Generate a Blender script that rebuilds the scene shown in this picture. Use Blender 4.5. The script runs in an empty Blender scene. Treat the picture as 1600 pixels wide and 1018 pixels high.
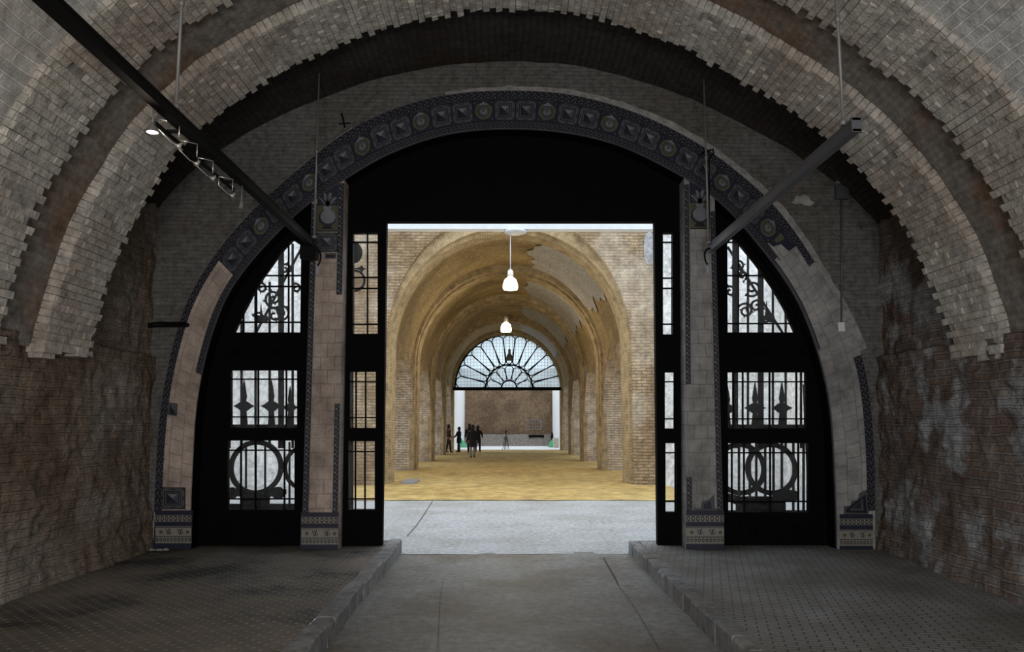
import bpy, math, random
from mathutils import Vector, Matrix, noise
from mathutils.geometry import tessellate_polygon
random.seed(7)
R_ = random.Random(11)
PI = math.pi
scene = bpy.context.scene
COL = scene.collection

# ------------------------------------------------------------------ camera
FPX = 1230.0
AP = math.atan(151 / FPX)
BY = math.atan(10 / FPX * math.cos(AP))
CAMZ = 1.7
FW = Vector((math.sin(BY) * math.cos(AP), math.cos(BY) * math.cos(AP), math.sin(AP)))
RT = Vector((math.cos(BY), -math.sin(BY), 0))
UP = RT.cross(FW)
cam_d = bpy.data.cameras.new('camera')
cam = bpy.data.objects.new('camera', cam_d)
COL.objects.link(cam)
cam_d.sensor_width = 36.0
cam_d.lens = FPX / 1600 * 36.0
cam_d.clip_end = 300
cam.matrix_world = Matrix(((RT.x, UP.x, -FW.x, 0), (RT.y, UP.y, -FW.y, 0), (RT.z, UP.z, -FW.z, CAMZ), (0, 0, 0, 1)))
scene.camera = cam


def P(u, v, Y):
    """world x, z of photograph point (u, v) on the vertical plane at depth Y"""
    d = FW * FPX + RT * (u - 800) + UP * (509 - v)
    t = Y / d.y
    return (d.x * t, d.z * t + CAMZ)


def PF(u, v, z=0.0):
    d = FW * FPX + RT * (u - 800) + UP * (509 - v)
    t = (z - CAMZ) / d.z
    return (d.x * t, d.y * t)


# ------------------------------------------------------------------ materials
def nt(name):
    m = bpy.data.materials.new(name)
    m.use_nodes = True
    n = m.node_tree
    n.nodes.clear()
    out = n.nodes.new('ShaderNodeOutputMaterial')
    return m, n, out


def plain(name, col, rough=0.6, metal=0.0, emit=None, es=0.0, var=0.0, spec=0.5):
    m, n, out = nt(name)
    b = n.nodes.new('ShaderNodeBsdfPrincipled')
    b.inputs['Base Color'].default_value = (*col, 1)
    b.inputs['Roughness'].default_value = rough
    b.inputs['Metallic'].default_value = metal
    b.inputs['Specular IOR Level'].default_value = spec
    if emit:
        b.inputs['Emission Color'].default_value = (*emit, 1)
        b.inputs['Emission Strength'].default_value = es
    if var:
        tc = n.nodes.new('ShaderNodeTexCoord')
        nz = n.nodes.new('ShaderNodeTexNoise')
        nz.inputs['Scale'].default_value = 6
        nz.inputs['Detail'].default_value = 5
        n.links.new(tc.outputs['Object'], nz.inputs['Vector'])
        mx = n.nodes.new('ShaderNodeMix')
        mx.data_type = 'RGBA'
        mx.inputs[6].default_value = (*[c * (1 - var) for c in col], 1)
        mx.inputs[7].default_value = (*[min(1, c * (1 + var)) for c in col], 1)
        n.links.new(nz.outputs['Fac'], mx.inputs[0])
        n.links.new(mx.outputs[2], b.inputs['Base Color'])
    n.links.new(b.outputs[0], out.inputs[0])
    return m


def masonry(name, c1, c2, mortar, stain=None, stain_amt=0.5, stain_scale=0.6, bw=0.26, bh=0.07, ms=0.012, bump=0.6,
            brickfac=1.0, rough=0.9, island=False, noisescale=9.0, fine=40.0, patch=None, patch_lo=0.58, patch_hi=0.62, patch_scale=0.5,
            swap=False, bdist=0.02):
    """bricks laid in metres over the UV map, with stains, patches of plaster and a rough surface"""
    m, n, out = nt(name)
    N = n.nodes.new
    L = n.links.new
    b = N('ShaderNodeBsdfPrincipled')
    b.inputs['Roughness'].default_value = rough
    b.inputs['Specular IOR Level'].default_value = 0.25
    uv = N('ShaderNodeUVMap')
    vec = uv.outputs[0]
    # wobble the courses a little
    tc = N('ShaderNodeTexCoord')
    wob = N('ShaderNodeTexNoise')
    wob.inputs['Scale'].default_value = 2.5
    L(tc.outputs['Object'], wob.inputs['Vector'])
    vm = N('ShaderNodeVectorMath')
    vm.operation = 'MULTIPLY_ADD'
    vm.inputs[1].default_value = (0.05, 0.05, 0.05)
    L(wob.outputs['Color'], vm.inputs[0])
    L(vec, vm.inputs[2])
    br = N('ShaderNodeTexBrick')
    br.inputs['Scale'].default_value = 1.0
    br.inputs['Brick Width'].default_value = bw
    br.inputs['Row Height'].default_value = bh
    br.inputs['Mortar Size'].default_value = ms
    br.inputs['Mortar Smooth'].default_value = 0.4
    br.inputs['Color1'].default_value = (*c1, 1)
    br.inputs['Color2'].default_value = (*c2, 1)
    br.inputs['Mortar'].default_value = (*mortar, 1)
    L(vm.outputs[0], br.inputs['Vector'])
    nz = N('ShaderNodeTexNoise')
    nz.inputs['Scale'].default_value = noisescale
    nz.inputs['Detail'].default_value = 8
    nz.inputs['Roughness'].default_value = 0.65
    L(tc.outputs['Object'], nz.inputs['Vector'])
    col = br.outputs['Color']
    if island:
        ge = N('ShaderNodeNewGeometry')
        mi = N('ShaderNodeMix')
        mi.data_type = 'RGBA'
        mi.inputs[6].default_value = (*c1, 1)
        mi.inputs[7].default_value = (*c2, 1)
        L(ge.outputs['Random Per Island'], mi.inputs[0])
        col = mi.outputs[2]
    elif brickfac < 1:
        mi = N('ShaderNodeMix')
        mi.data_type = 'RGBA'
        mi.inputs[0].default_value = brickfac
        mi.inputs[6].default_value = (*[(x + y) / 2 for x, y in zip(c1, c2)], 1)
        L(col, mi.inputs[7])
        col = mi.outputs[2]
    if stain:
        sn = N('ShaderNodeTexNoise')
        sn.inputs['Scale'].default_value = stain_scale
        sn.inputs['Detail'].default_value = 6
        sn.inputs['Roughness'].default_value = 0.6
        L(tc.outputs['Object'], sn.inputs['Vector'])
        mr = N('ShaderNodeMapRange')
        mr.inputs[1].default_value = 0.42
        mr.inputs[2].default_value = 0.62
        mr.inputs[4].default_value = stain_amt
        L(sn.outputs['Fac'], mr.inputs[0])
        ms_ = N('ShaderNodeMix')
        ms_.data_type = 'RGBA'
        L(mr.outputs[0], ms_.inputs[0])
        L(col, ms_.inputs[6])
        ms_.inputs[7].default_value = (*stain, 1)
        col = ms_.outputs[2]
    pm = None
    if patch:
        pn = N('ShaderNodeTexNoise')
        pn.inputs['Scale'].default_value = patch_scale
        pn.inputs['Detail'].default_value = 7
        mp = N('ShaderNodeMapping')
        mp.inputs['Location'].default_value = (3.1, 7.7, 1.3)
        L(tc.outputs['Object'], mp.inputs[0])
        L(mp.outputs[0], pn.inputs['Vector'])
        pr = N('ShaderNodeMapRange')
        pr.inputs[1].default_value = patch_lo
        pr.inputs[2].default_value = patch_hi
        L(pn.outputs['Fac'], pr.inputs[0])
        pm = pr.outputs[0]
        mp2 = N('ShaderNodeMix')
        mp2.data_type = 'RGBA'
        L(pm, mp2.inputs[0])
        L(col, mp2.inputs[6])
        mp2.inputs[7].default_value = (*patch, 1)
        col = mp2.outputs[2]
    # speckle
    hs = N('ShaderNodeMix')
    hs.data_type = 'RGBA'
    hs.blend_type = 'MULTIPLY'
    hs.inputs[0].default_value = 1.0
    mr2 = N('ShaderNodeMapRange')
    mr2.inputs[1].default_value = 0.3
    mr2.inputs[2].default_value = 0.7
    mr2.inputs[3].default_value = 0.55
    mr2.inputs[4].default_value = 1.35
    L(nz.outputs['Fac'], mr2.inputs[0])
    L(col, hs.inputs[6])
    L(mr2.outputs[0], hs.inputs[7])
    L(hs.outputs[2], b.inputs['Base Color'])
    # relief
    fn = N('ShaderNodeTexNoise')
    fn.inputs['Scale'].default_value = fine
    fn.inputs['Detail'].default_value = 6
    L(tc.outputs['Object'], fn.inputs['Vector'])
    inv = N('ShaderNodeMath')
    inv.operation = 'SUBTRACT'
    inv.inputs[0].default_value = 1.0
    L(br.outputs['Fac'], inv.inputs[1])
    a1 = N('ShaderNodeMath')
    a1.operation = 'MULTIPLY_ADD'
    a1.inputs[1].default_value = 0.45
    L(fn.outputs['Fac'], a1.inputs[0])
    if island:
        L(nz.outputs['Fac'], a1.inputs[2])
    else:
        am = N('ShaderNodeMath')
        am.operation = 'MULTIPLY'
        am.inputs[1].default_value = brickfac
        L(inv.outputs[0], am.inputs[0])
        a0 = N('ShaderNodeMath')
        a0.operation = 'ADD'
        L(am.outputs[0], a0.inputs[0])
        L(nz.outputs['Fac'], a0.inputs[1])
        L(a0.outputs[0], a1.inputs[2])
    bp = N('ShaderNodeBump')
    bp.inputs['Strength'].default_value = bump
    bp.inputs['Distance'].default_value = bdist
    L(a1.outputs[0], bp.inputs['Height'])
    L(bp.outputs[0], b.inputs['Normal'])
    L(b.outputs[0], out.inputs[0])
    return m


M = {}
M['rib'] = masonry('whitewashed rib brick', (0.42, 0.395, 0.35), (0.56, 0.53, 0.47), (0.2, 0.19, 0.17), stain=(0.36, 0.27, 0.20), stain_amt=0.5,
                   stain_scale=0.9, island=True, bump=1.0, noisescale=9, fine=35, bdist=0.03)
M['ribmortar'] = masonry('rib mortar', (0.30, 0.28, 0.25), (0.33, 0.31, 0.28), (0.1, 0.1, 0.1), island=True, bump=0.6)
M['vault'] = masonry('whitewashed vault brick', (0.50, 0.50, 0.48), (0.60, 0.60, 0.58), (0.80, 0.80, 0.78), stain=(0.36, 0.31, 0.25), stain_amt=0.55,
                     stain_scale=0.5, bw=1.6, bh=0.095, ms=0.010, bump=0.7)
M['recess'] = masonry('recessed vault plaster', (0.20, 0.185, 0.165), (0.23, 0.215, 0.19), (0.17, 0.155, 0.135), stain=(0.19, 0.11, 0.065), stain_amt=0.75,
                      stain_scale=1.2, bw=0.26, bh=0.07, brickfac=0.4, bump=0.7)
M['vaultshade'] = masonry('shade darkened vault brick', (0.05, 0.044, 0.038), (0.062, 0.055, 0.048), (0.03, 0.027, 0.024), stain=(0.035, 0.024, 0.018), stain_amt=0.75,
                      stain_scale=1.2, bw=0.26, bh=0.07, brickfac=0.6, bump=0.7)  # near-black colour carries the shade behind the far arch
M['wall_l'] = masonry('rough old wall warm', (0.24, 0.19, 0.145), (0.20, 0.145, 0.105), (0.26, 0.22, 0.17), stain=(0.12, 0.075, 0.048), stain_amt=0.8,
                      stain_scale=1.3, bw=0.27, bh=0.085, ms=0.016, brickfac=0.4, bump=1.0, patch=(0.29, 0.255, 0.21), patch_scale=1.1, patch_lo=0.48, patch_hi=0.72,
                      noisescale=8, fine=22, bdist=0.06)
M['wall_r'] = masonry('rough old wall cool', (0.25, 0.215, 0.185), (0.17, 0.115, 0.09), (0.28, 0.265, 0.25), stain=(0.12, 0.075, 0.055), stain_amt=0.8,
                      stain_scale=1.0, bw=0.27, bh=0.085, ms=0.016, brickfac=0.65, bump=1.0, patch=(0.33, 0.33, 0.33), patch_scale=1.8, patch_lo=0.5, patch_hi=0.57,
                      noisescale=8, fine=22, bdist=0.06)
M['facade'] = masonry('dark facade brick', (0.135, 0.130, 0.120), (0.155, 0.150, 0.140), (0.11, 0.106, 0.098), stain=(0.095, 0.083, 0.07), stain_amt=0.6,
                      stain_scale=0.8, bw=0.28, bh=0.055, ms=0.008, bump=0.8, brickfac=0.5, noisescale=11)
M['tileplaster'] = masonry('bare tile bedding', (0.40, 0.33, 0.285), (0.43, 0.35, 0.30), (0.24, 0.19, 0.16), stain=(0.37, 0.30, 0.25), stain_amt=0.6,
                           stain_scale=1.4, bw=0.17, bh=0.17, ms=0.006, bump=0.35, noisescale=4)
M['tileplaster_r'] = masonry('bare grey tile bedding', (0.29, 0.285, 0.275), (0.32, 0.31, 0.30), (0.17, 0.165, 0.16), stain=(0.25, 0.245, 0.235), stain_amt=0.6,
                             stain_scale=1.4, bw=0.17, bh=0.17, ms=0.006, bump=0.35, noisescale=4)
M['seam'] = masonry('pale plaster seam', (0.30, 0.29, 0.27), (0.34, 0.33, 0.31), (0.3, 0.3, 0.28), brickfac=0, bump=0.9)
M['wood'] = plain('dark painted wood', (0.004, 0.004, 0.0045), 0.7, spec=0.03)
M['iron'] = plain('black iron', (0.006, 0.006, 0.006), 0.6, spec=0.05)
M['navy'] = plain('navy glaze', (0.017, 0.019, 0.037), 0.45, var=0.4, spec=.3)
M['navydark'] = plain('dark glaze', (0.012, 0.012, 0.018), 0.45, var=0.3, spec=.3)
M['bluegrey'] = plain('blue grey glaze', (0.072, 0.073, 0.082), 0.45, var=0.45, spec=.3)
M['pale'] = plain('pale glaze', (0.17, 0.172, 0.195), 0.45, var=0.35, spec=.3)
M['cream'] = plain('cream glaze', (0.23, 0.22, 0.19), 0.4, var=0.25)
M['olive'] = plain('olive yellow glaze', (0.085, 0.083, 0.045), 0.45, var=0.35, spec=.3)
M['steel'] = plain('painted grey steel', (0.085, 0.085, 0.095), 0.5, var=0.15)
M['steelblack'] = plain('black and unlit steel', (0.004, 0.004, 0.004), 0.6, spec=.12)
M['rod'] = plain('dull steel rod', (0.22, 0.21, 0.20), 0.5, 0.4)
M['chrome'] = plain('bright metal', (0.75, 0.74, 0.7), 0.3, 0.8)
M['boxgrey'] = plain('grey plastic', (0.30, 0.31, 0.33), 0.6)
M['ochre'] = masonry('ochre nave brick', (0.44, 0.32, 0.19), (0.54, 0.42, 0.28), (0.30, 0.22, 0.14), stain=(0.24, 0.155, 0.08), stain_amt=0.75,
                     stain_scale=0.9, bw=0.28, bh=0.085, ms=0.016, bump=1.0, fine=10, noisescale=4, bdist=0.07, patch=(0.56, 0.47, 0.36), patch_scale=0.5, patch_lo=.52, patch_hi=.66)
M['litjamb'] = masonry('daylight toned jamb brick', (0.62, 0.54, 0.46), (0.72, 0.65, 0.57), (0.45, 0.38, 0.31), stain=(0.42, 0.31, 0.2), stain_amt=0.5,
                         stain_scale=0.9, bw=0.28, bh=0.085, ms=0.014, bump=1.0, fine=10, noisescale=4, bdist=0.06)  # paler than the nave brick; daylight on the jambs put into colour
M['ochrerib'] = masonry('ochre rib brick', (0.47, 0.37, 0.22), (0.53, 0.42, 0.26), (0.37, 0.29, 0.17), stain=(0.28, 0.20, 0.11), stain_amt=0.5,
                        stain_scale=0.6, bw=0.28, bh=0.075, ms=0.01, bump=0.6, noisescale=4)
M['navevault'] = masonry('ochre nave vault', (0.44, 0.335, 0.17), (0.50, 0.385, 0.21), (0.36, 0.27, 0.14), stain=(0.19, 0.13, 0.065), stain_amt=0.75,
                         stain_scale=0.35, bw=0.28, bh=0.075, ms=0.01, bump=0.5, brickfac=0.7)
M['palegrey'] = masonry('pale grey area', (0.42, 0.42, 0.44), (0.46, 0.46, 0.48), (0.44, 0.44, 0.45), brickfac=0, stain=(0.36, 0.31, 0.25),
                            stain_amt=0.5, stain_scale=0.9, bump=0.4)
M['backwall'] = masonry('brown back wall', (0.25, 0.165, 0.095), (0.20, 0.13, 0.075), (0.22, 0.16, 0.11), stain=(0.11, 0.07, 0.045), stain_amt=0.7,
                        stain_scale=0.7, bw=0.4, bh=0.12, ms=0.02, brickfac=0.6, bump=0.8)
M['white'] = masonry('white lime wall', (0.78, 0.78, 0.76), (0.80, 0.80, 0.78), (0.7, 0.7, 0.68), brickfac=0.1, stain=(0.55, 0.53, 0.5), stain_amt=0.35,
                     stain_scale=1.0, bump=0.3, bw=.5, bh=.2)
M['bright'] = plain('brightened white lime', (0.93, 0.93, 0.92), 0.8)  # white raised in place of stronger daylight on the yard
M['whitepaint'] = plain('white paint', (0.72, 0.74, 0.78), 0.5, var=0.12)
M['plinth'] = masonry('dusty plinth', (0.27, 0.24, 0.21), (0.3, 0.27, 0.24), (0.2, 0.18, 0.15), brickfac=0, bump=0.4)
M['sand'] = masonry('yellow sand', (0.56, 0.40, 0.15), (0.60, 0.44, 0.18), (0.56, 0.42, 0.2), brickfac=0, stain=(0.36, 0.23, 0.065), stain_amt=0.55,
                    stain_scale=0.35, bump=0.9, noisescale=2.5, fine=12, bdist=0.03)
M['concrete'] = masonry('street concrete', (0.20, 0.20, 0.19), (0.22, 0.22, 0.21), (0.3, 0.3, 0.3), brickfac=0, stain=(0.115, 0.09, 0.066), stain_amt=0.85,
                        stain_scale=0.9, bump=0.35, noisescale=12, fine=40, rough=0.55)  # darker copy of the court concrete; the hall's dimness put into its colour
M['courtconcrete'] = masonry('court concrete', (0.45, 0.455, 0.455), (0.48, 0.485, 0.485), (0.5, 0.5, 0.5), brickfac=0, stain=(0.31, 0.30, 0.27), stain_amt=0.6,
                             stain_scale=0.8, bump=0.35, noisescale=14, fine=40, rough=0.7)  # paler copy of the street concrete; open-sky brightness put into its colour
M['kerb'] = masonry('kerb stone', (0.20, 0.20, 0.205), (0.28, 0.28, 0.285), (0.2, 0.2, 0.2), island=True, bump=0.7, stain=(0.2, 0.17, 0.13), stain_amt=0.5)
M['dark'] = plain('dark gap', (0.02, 0.02, 0.02), 0.9)
M['skin'] = plain('skin', (0.45, 0.28, 0.2), 0.6)
M['coat'] = plain('black cloth', (0.012, 0.012, 0.014), 0.9)
M['maroon'] = plain('dark maroon cloth', (0.05, 0.015, 0.018), 0.9)
M['greycloth'] = plain('grey cloth', (0.28, 0.27, 0.27), 0.9)
M['hair'] = plain('dark hair', (0.015, 0.01, 0.008), 0.7)
M['shoe'] = plain('dark shoe', (0.02, 0.018, 0.015), 0.6)
M['lampglass'] = plain('lit milk glass', (0.9, 0.9, 0.88), 0.3, emit=(1.0, 0.86, 0.62), es=9.0)
M['lampoff'] = plain('grey glass shade', (0.16, 0.17, 0.17), 0.25)
M['spotlit'] = plain('lit reflector', (0.9, 0.9, 0.88), 0.3, emit=(1.0, 0.9, 0.85), es=5.0)
M['green'] = plain('green netting', (0.10, 0.42, 0.22), 0.8, var=0.2)
M['stoneblock'] = masonry('cream stone', (0.6, 0.56, 0.46), (0.64, 0.6, 0.5), (0.5, 0.5, 0.4), brickfac=0, bump=0.5)
M['wooden'] = plain('wooden stand', (0.30, 0.22, 0.12), 0.6, var=0.3)


def paving(name, kind):
    m, n, out = nt(name)
    N = n.nodes.new
    L = n.links.new
    b = N('ShaderNodeBsdfPrincipled')
    b.inputs['Roughness'].default_value = 0.7
    b.inputs['Specular IOR Level'].default_value = 0.35
    tc = N('ShaderNodeTexCoord')
    big = N('ShaderNodeTexNoise')
    big.inputs['Scale'].default_value = 1.1
    big.inputs['Detail'].default_value = 6
    big.inputs['Roughness'].default_value = 0.65
    L(tc.outputs['Object'], big.inputs['Vector'])
    cr = N('ShaderNodeValToRGB')
    e = cr.color_ramp.elements
    if kind == 'stud':
        e[0].position = 0.32
        e[0].color = (0.03, 0.029, 0.025, 1)
        e[0].position = 0.36
        e[1].position = 0.68
        e[1].color = (0.22, 0.175, 0.135, 1)
        k = e.new(0.48)
        k.color = (0.12, 0.105, 0.085, 1)
    else:
        e[0].position = 0.34
        e[0].color = (0.15, 0.14, 0.12, 1)
        e[1].position = 0.68
        e[1].color = (0.34, 0.335, 0.345, 1)
        k = e.new(0.5)
        k.color = (0.24, 0.232, 0.215, 1)
    L(big.outputs['Fac'], cr.inputs[0])
    if kind == 'stud':
        # diagonal grid of small worn studs
        mp = N('ShaderNodeMapping')
        mp.inputs['Rotation'].default_value = (0, 0, PI / 4)
        mp.inputs['Scale'].default_value = (11, 11, 11)
        L(tc.outputs['Object'], mp.inputs[0])
        fr = N('ShaderNodeVectorMath')
        fr.operation = 'FRACTION'
        L(mp.outputs[0], fr.inputs[0])
        sb = N('ShaderNodeVectorMath')
        sb.operation = 'SUBTRACT'
        sb.inputs[1].default_value = (0.5, 0.5, 0)
        L(fr.outputs[0], sb.inputs[0])
        mu = N('ShaderNodeVectorMath')
        mu.operation = 'MULTIPLY'
        mu.inputs[1].default_value = (1, 1, 0)
        L(sb.outputs[0], mu.inputs[0])
        ln = N('ShaderNodeVectorMath')
        ln.operation = 'LENGTH'
        L(mu.outputs[0], ln.inputs[0])
        mr = N('ShaderNodeMapRange')
        mr.inputs[1].default_value = 0.13
        mr.inputs[2].default_value = 0.24
        mr.inputs[3].default_value = 1.0
        mr.inputs[4].default_value = 0.0
        L(ln.outputs['Value'], mr.inputs[0])
        h = mr.outputs[0]
        top = (0.36, 0.34, 0.29, 1)
        wear = N('ShaderNodeTexNoise')
        wear.inputs['Scale'].default_value = 5
        L(tc.outputs['Object'], wear.inputs['Vector'])
        wm = N('ShaderNodeMath')
        wm.operation = 'MULTIPLY'
        L(h, wm.inputs[0])
        L(wear.outputs['Fac'], wm.inputs[1])
        f = wm.outputs[0]
    else:
        br = N('ShaderNodeTexBrick')
        br.inputs['Scale'].default_value = 1
        br.inputs['Brick Width'].default_value = 0.16
        br.inputs['Row Height'].default_value = 0.06
        br.inputs['Mortar Size'].default_value = 0.007
        br.inputs['Mortar Smooth'].default_value = 0.5
        mp = N('ShaderNodeMapping')
        mp.inputs['Rotation'].default_value = (0, 0, 0.25)
        L(tc.outputs['Object'], mp.inputs[0])
        L(mp.outputs[0], br.inputs['Vector'])
        h = br.outputs['Fac']
        top = (0.07, 0.065, 0.06, 1)
        f = h
    mx = N('ShaderNodeMix')
    mx.data_type = 'RGBA'
    L(f, mx.inputs[0])
    L(cr.outputs[0], mx.inputs[6])
    mx.inputs[7].default_value = top
    L(mx.outputs[2], b.inputs['Base Color'])
    sm = N('ShaderNodeTexNoise')
    sm.inputs['Scale'].default_value = 30
    sm.inputs['Detail'].default_value = 4
    L(tc.outputs['Object'], sm.inputs['Vector'])
    ad = N('ShaderNodeMath')
    ad.operation = 'MULTIPLY_ADD'
    ad.inputs[1].default_value = 1.0 if kind == 'stud' else -1.0
    L(h, ad.inputs[0])
    L(sm.outputs['Fac'], ad.inputs[2])
    bp = N('ShaderNodeBump')
    bp.inputs['Strength'].default_value = 0.8
    bp.inputs['Distance'].default_value = 0.012
    L(ad.outputs[0], bp.inputs['Height'])
    L(bp.outputs[0], b.inputs['Normal'])
    L(b.outputs[0], out.inputs[0])
    return m


M['pave_l'] = paving('studded paving', 'stud')
M['pave_r'] = paving('sett paving', 'brick')


def glass(name, tint, frost):
    m, n, out = nt(name)
    N = n.nodes.new
    L = n.links.new
    t = N('ShaderNodeBsdfTransparent')
    t.inputs[0].default_value = (*[min(1, c * 1.05) for c in tint], 1)
    d = N('ShaderNodeBsdfTranslucent')
    d.inputs[0].default_value = (*tint, 1)
    nz = N('ShaderNodeTexNoise')
    nz.inputs['Scale'].default_value = 28
    nz.inputs['Detail'].default_value = 3
    tc = N('ShaderNodeTexCoord')
    L(tc.outputs['Object'], nz.inputs['Vector'])
    mr = N('ShaderNodeMapRange')
    mr.inputs[1].default_value = 0.35
    mr.inputs[2].default_value = 0.65
    mr.inputs[3].default_value = frost * 0.8
    mr.inputs[4].default_value = frost * 1.2
    L(nz.outputs['Fac'], mr.inputs[0])
    mx = N('ShaderNodeMixShader')
    L(mr.outputs[0], mx.inputs[0])
    L(t.outputs[0], mx.inputs[1])
    L(d.outputs[0], mx.inputs[2])
    g = N('ShaderNodeBsdfGlossy')
    g.inputs['Roughness'].default_value = 0.25
    m2 = N('ShaderNodeMixShader')
    m2.inputs[0].default_value = 0.012
    L(mx.outputs[0], m2.inputs[1])
    L(g.outputs[0], m2.inputs[2])
    L(m2.outputs[0], out.inputs[0])
    return m


M['glass'] = glass('obscured glass', (0.98, 0.97, 0.97), 0.02)
M['glass_end'] = glass('old lunette glass', (0.84, 0.89, 0.90), 0.55)


# ------------------------------------------------------------------ mesh builder
class MB:
    def __init__(self):
        self.v = []
        self.f = []
        self.mi = []
        self.uv = []
        self.sm = []

    def face(self, pts, mi=0, uv=None, smooth=False):
        i = len(self.v)
        self.v += [tuple(p) for p in pts]
        self.f.append(tuple(range(i, i + len(pts))))
        self.mi.append(mi)
        self.uv.append(uv)
        self.sm.append(smooth)

    def box(self, x0, x1, y0, y1, z0, z1, mi=0, M4=None):
        p = [Vector((x, y, z)) for x in (x0, x1) for y in (y0, y1) for z in (z0, z1)]
        if M4:
            p = [M4 @ q for q in p]
        for q in ((0, 1, 3, 2), (4, 6, 7, 5), (0, 4, 5, 1), (2, 3, 7, 6), (0, 2, 6, 4), (1, 5, 7, 3)):
            self.face([p[k] for k in q], mi)

    def grid(self, fn, nu, nv, mi=0, uvfn=None, smooth=True):
        base = len(self.v)
        for i in range(nu + 1):
            for j in range(nv + 1):
                self.v.append(tuple(fn(i / nu, j / nv)))
        for i in range(nu):
            for j in range(nv):
                a = base + i * (nv + 1) + j
                self.f.append((a, a + nv + 1, a + nv + 2, a + 1))
                self.mi.append(mi)
                self.sm.append(smooth)
                if uvfn:
                    self.uv.append([uvfn(i / nu, j / nv), uvfn((i + 1) / nu, j / nv), uvfn((i + 1) / nu, (j + 1) / nv), uvfn(i / nu, (j + 1) / nv)])
                else:
                    self.uv.append(None)

    def tube(self, pts, r, n=8, mi=0, closed=False, caps=True):
        pts = [Vector(p) for p in pts]
        k = len(pts)
        rr = r if isinstance(r, (list, tuple)) else [r] * k
        base = len(self.v)
        up = None
        for i, p in enumerate(pts):
            if closed:
                d = pts[(i + 1) % k] - pts[i - 1]
            else:
                d = pts[min(i + 1, k - 1)] - pts[max(i - 1, 0)]
            d.normalize()
            if up is None:
                up = Vector((0, 0, 1)) if abs(d.z) < 0.9 else Vector((0, 1, 0))
            a = (up - d * up.dot(d))
            if a.length < 1e-4:
                a = d.orthogonal()
            a.normalize()
            up = a
            b = d.cross(a)
            for j in range(n):
                t = 2 * PI * j / n
                self.v.append(tuple(p + (a * math.cos(t) + b * math.sin(t)) * rr[i]))
        for i in range(k if closed else k - 1):
            for j in range(n):
                a0 = base + i * n + j
                a1 = base + i * n + (j + 1) % n
                b0 = base + ((i + 1) % k) * n + j
                b1 = base + ((i + 1) % k) * n + (j + 1) % n
                self.f.append((a0, a1, b1, b0))
                self.mi.append(mi)
                self.uv.append(None)
                self.sm.append(True)
        if caps and not closed:
            for i, s in ((0, 1), (k - 1, -1)):
                ids = [base + i * n + j for j in range(n)]
                self.f.append(tuple(ids if s < 0 else ids[::-1]))
                self.mi.append(mi)
                self.uv.append(None)
                self.sm.append(False)

    def lathe(self, prof, c=(0, 0, 0), n=24, mi=0, M4=None, sx=1, sy=1):
        base = len(self.v)
        for r, z in prof:
            for j in range(n):
                t = 2 * PI * j / n
                p = Vector((r * math.cos(t) * sx, r * math.sin(t) * sy, z))
                if M4:
                    p = M4 @ p
                self.v.append(tuple(p + Vector(c)))
        for i in range(len(prof) - 1):
            for j in range(n):
                a = base + i * n + j
                b = base + i * n + (j + 1) % n
                self.f.append((a, b, b + n, a + n))
                self.mi.append(mi)
                self.uv.append(None)
                self.sm.append(True)

    def plate(self, outer, holes, a0, a1, axis='y', mi=0, smi=None):
        """flat polygon with holes, given as (h, z) pairs, thickened from a0 to a1 along the axis"""
        if smi is None:
            smi = mi

        def mk(p, a):
            return (p[0], a, p[1]) if axis == 'y' else ((a, p[0], p[1]) if axis == 'x' else (p[0], p[1], a))
        loops = [outer] + list(holes)
        flat = [p for lp in loops for p in lp]
        tr = tessellate_polygon([[Vector((p[0], p[1], 0)) for p in lp] for lp in loops])
        for a in (a0, a1):
            for t in tr:
                self.face([mk(flat[i], a) for i in t], mi)
        for lp in loops:
            for i in range(len(lp)):
                p, q = lp[i], lp[(i + 1) % len(lp)]
                self.face([mk(p, a0), mk(q, a0), mk(q, a1), mk(p, a1)], smi)

    def build(self, name, mats, parent=None, label=None, cat=None, group=None, kind=None, merge=False):
        me = bpy.data.meshes.new(name)
        me.from_pydata(self.v, [], self.f)
        for m in (mats if isinstance(mats, (list, tuple)) else [mats]):
            me.materials.append(M[m])
        me.polygons.foreach_set('material_index', self.mi)
        me.polygons.foreach_set('use_smooth', self.sm)
        ul = me.uv_layers.new(name='UVMap')
        li = 0
        data = [0.0] * (2 * len(me.loops))
        me.update()
        for fi, p in enumerate(me.polygons):
            uv = self.uv[fi]
            if uv is None:
                nx, ny, nz = (abs(c) for c in p.normal)
            for k, vi in enumerate(p.vertices):
                if uv is not None:
                    a, b = uv[k]
                else:
                    x, y, z = self.v[vi]
                    if nz >= nx and nz >= ny:
                        a, b = x, y
                    elif nx >= ny:
                        a, b = y, z
                    else:
                        a, b = x, z
                data[2 * li] = a
                data[2 * li + 1] = b
                li += 1
        ul.data.foreach_set('uv', data)
        me.update()
        o = bpy.data.objects.new(name, me)
        COL.objects.link(o)
        if parent is not None:
            o.parent = parent
            o.matrix_parent_inverse = world_of(parent).inverted()
        tag(o, label, cat, group, kind)
        return o


def world_of(o):
    m = o.matrix_basis.copy()
    if o.parent:
        return world_of(o.parent) @ o.matrix_parent_inverse @ m
    return m


def tag(o, label=None, cat=None, group=None, kind=None):
    if label:
        o['label'] = label
    if cat:
        o['category'] = cat
    if group:
        o['group'] = group
    if kind:
        o['kind'] = kind


def empty(name, loc, label=None, cat=None, group=None, kind=None):
    o = bpy.data.objects.new(name, None)
    COL.objects.link(o)
    o.location = loc
    tag(o, label, cat, group, kind)
    return o


def fbm(x, y, z, o=5):
    return noise.fractal(Vector((x, y, z)), 0.9, 2.1, o)


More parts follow.
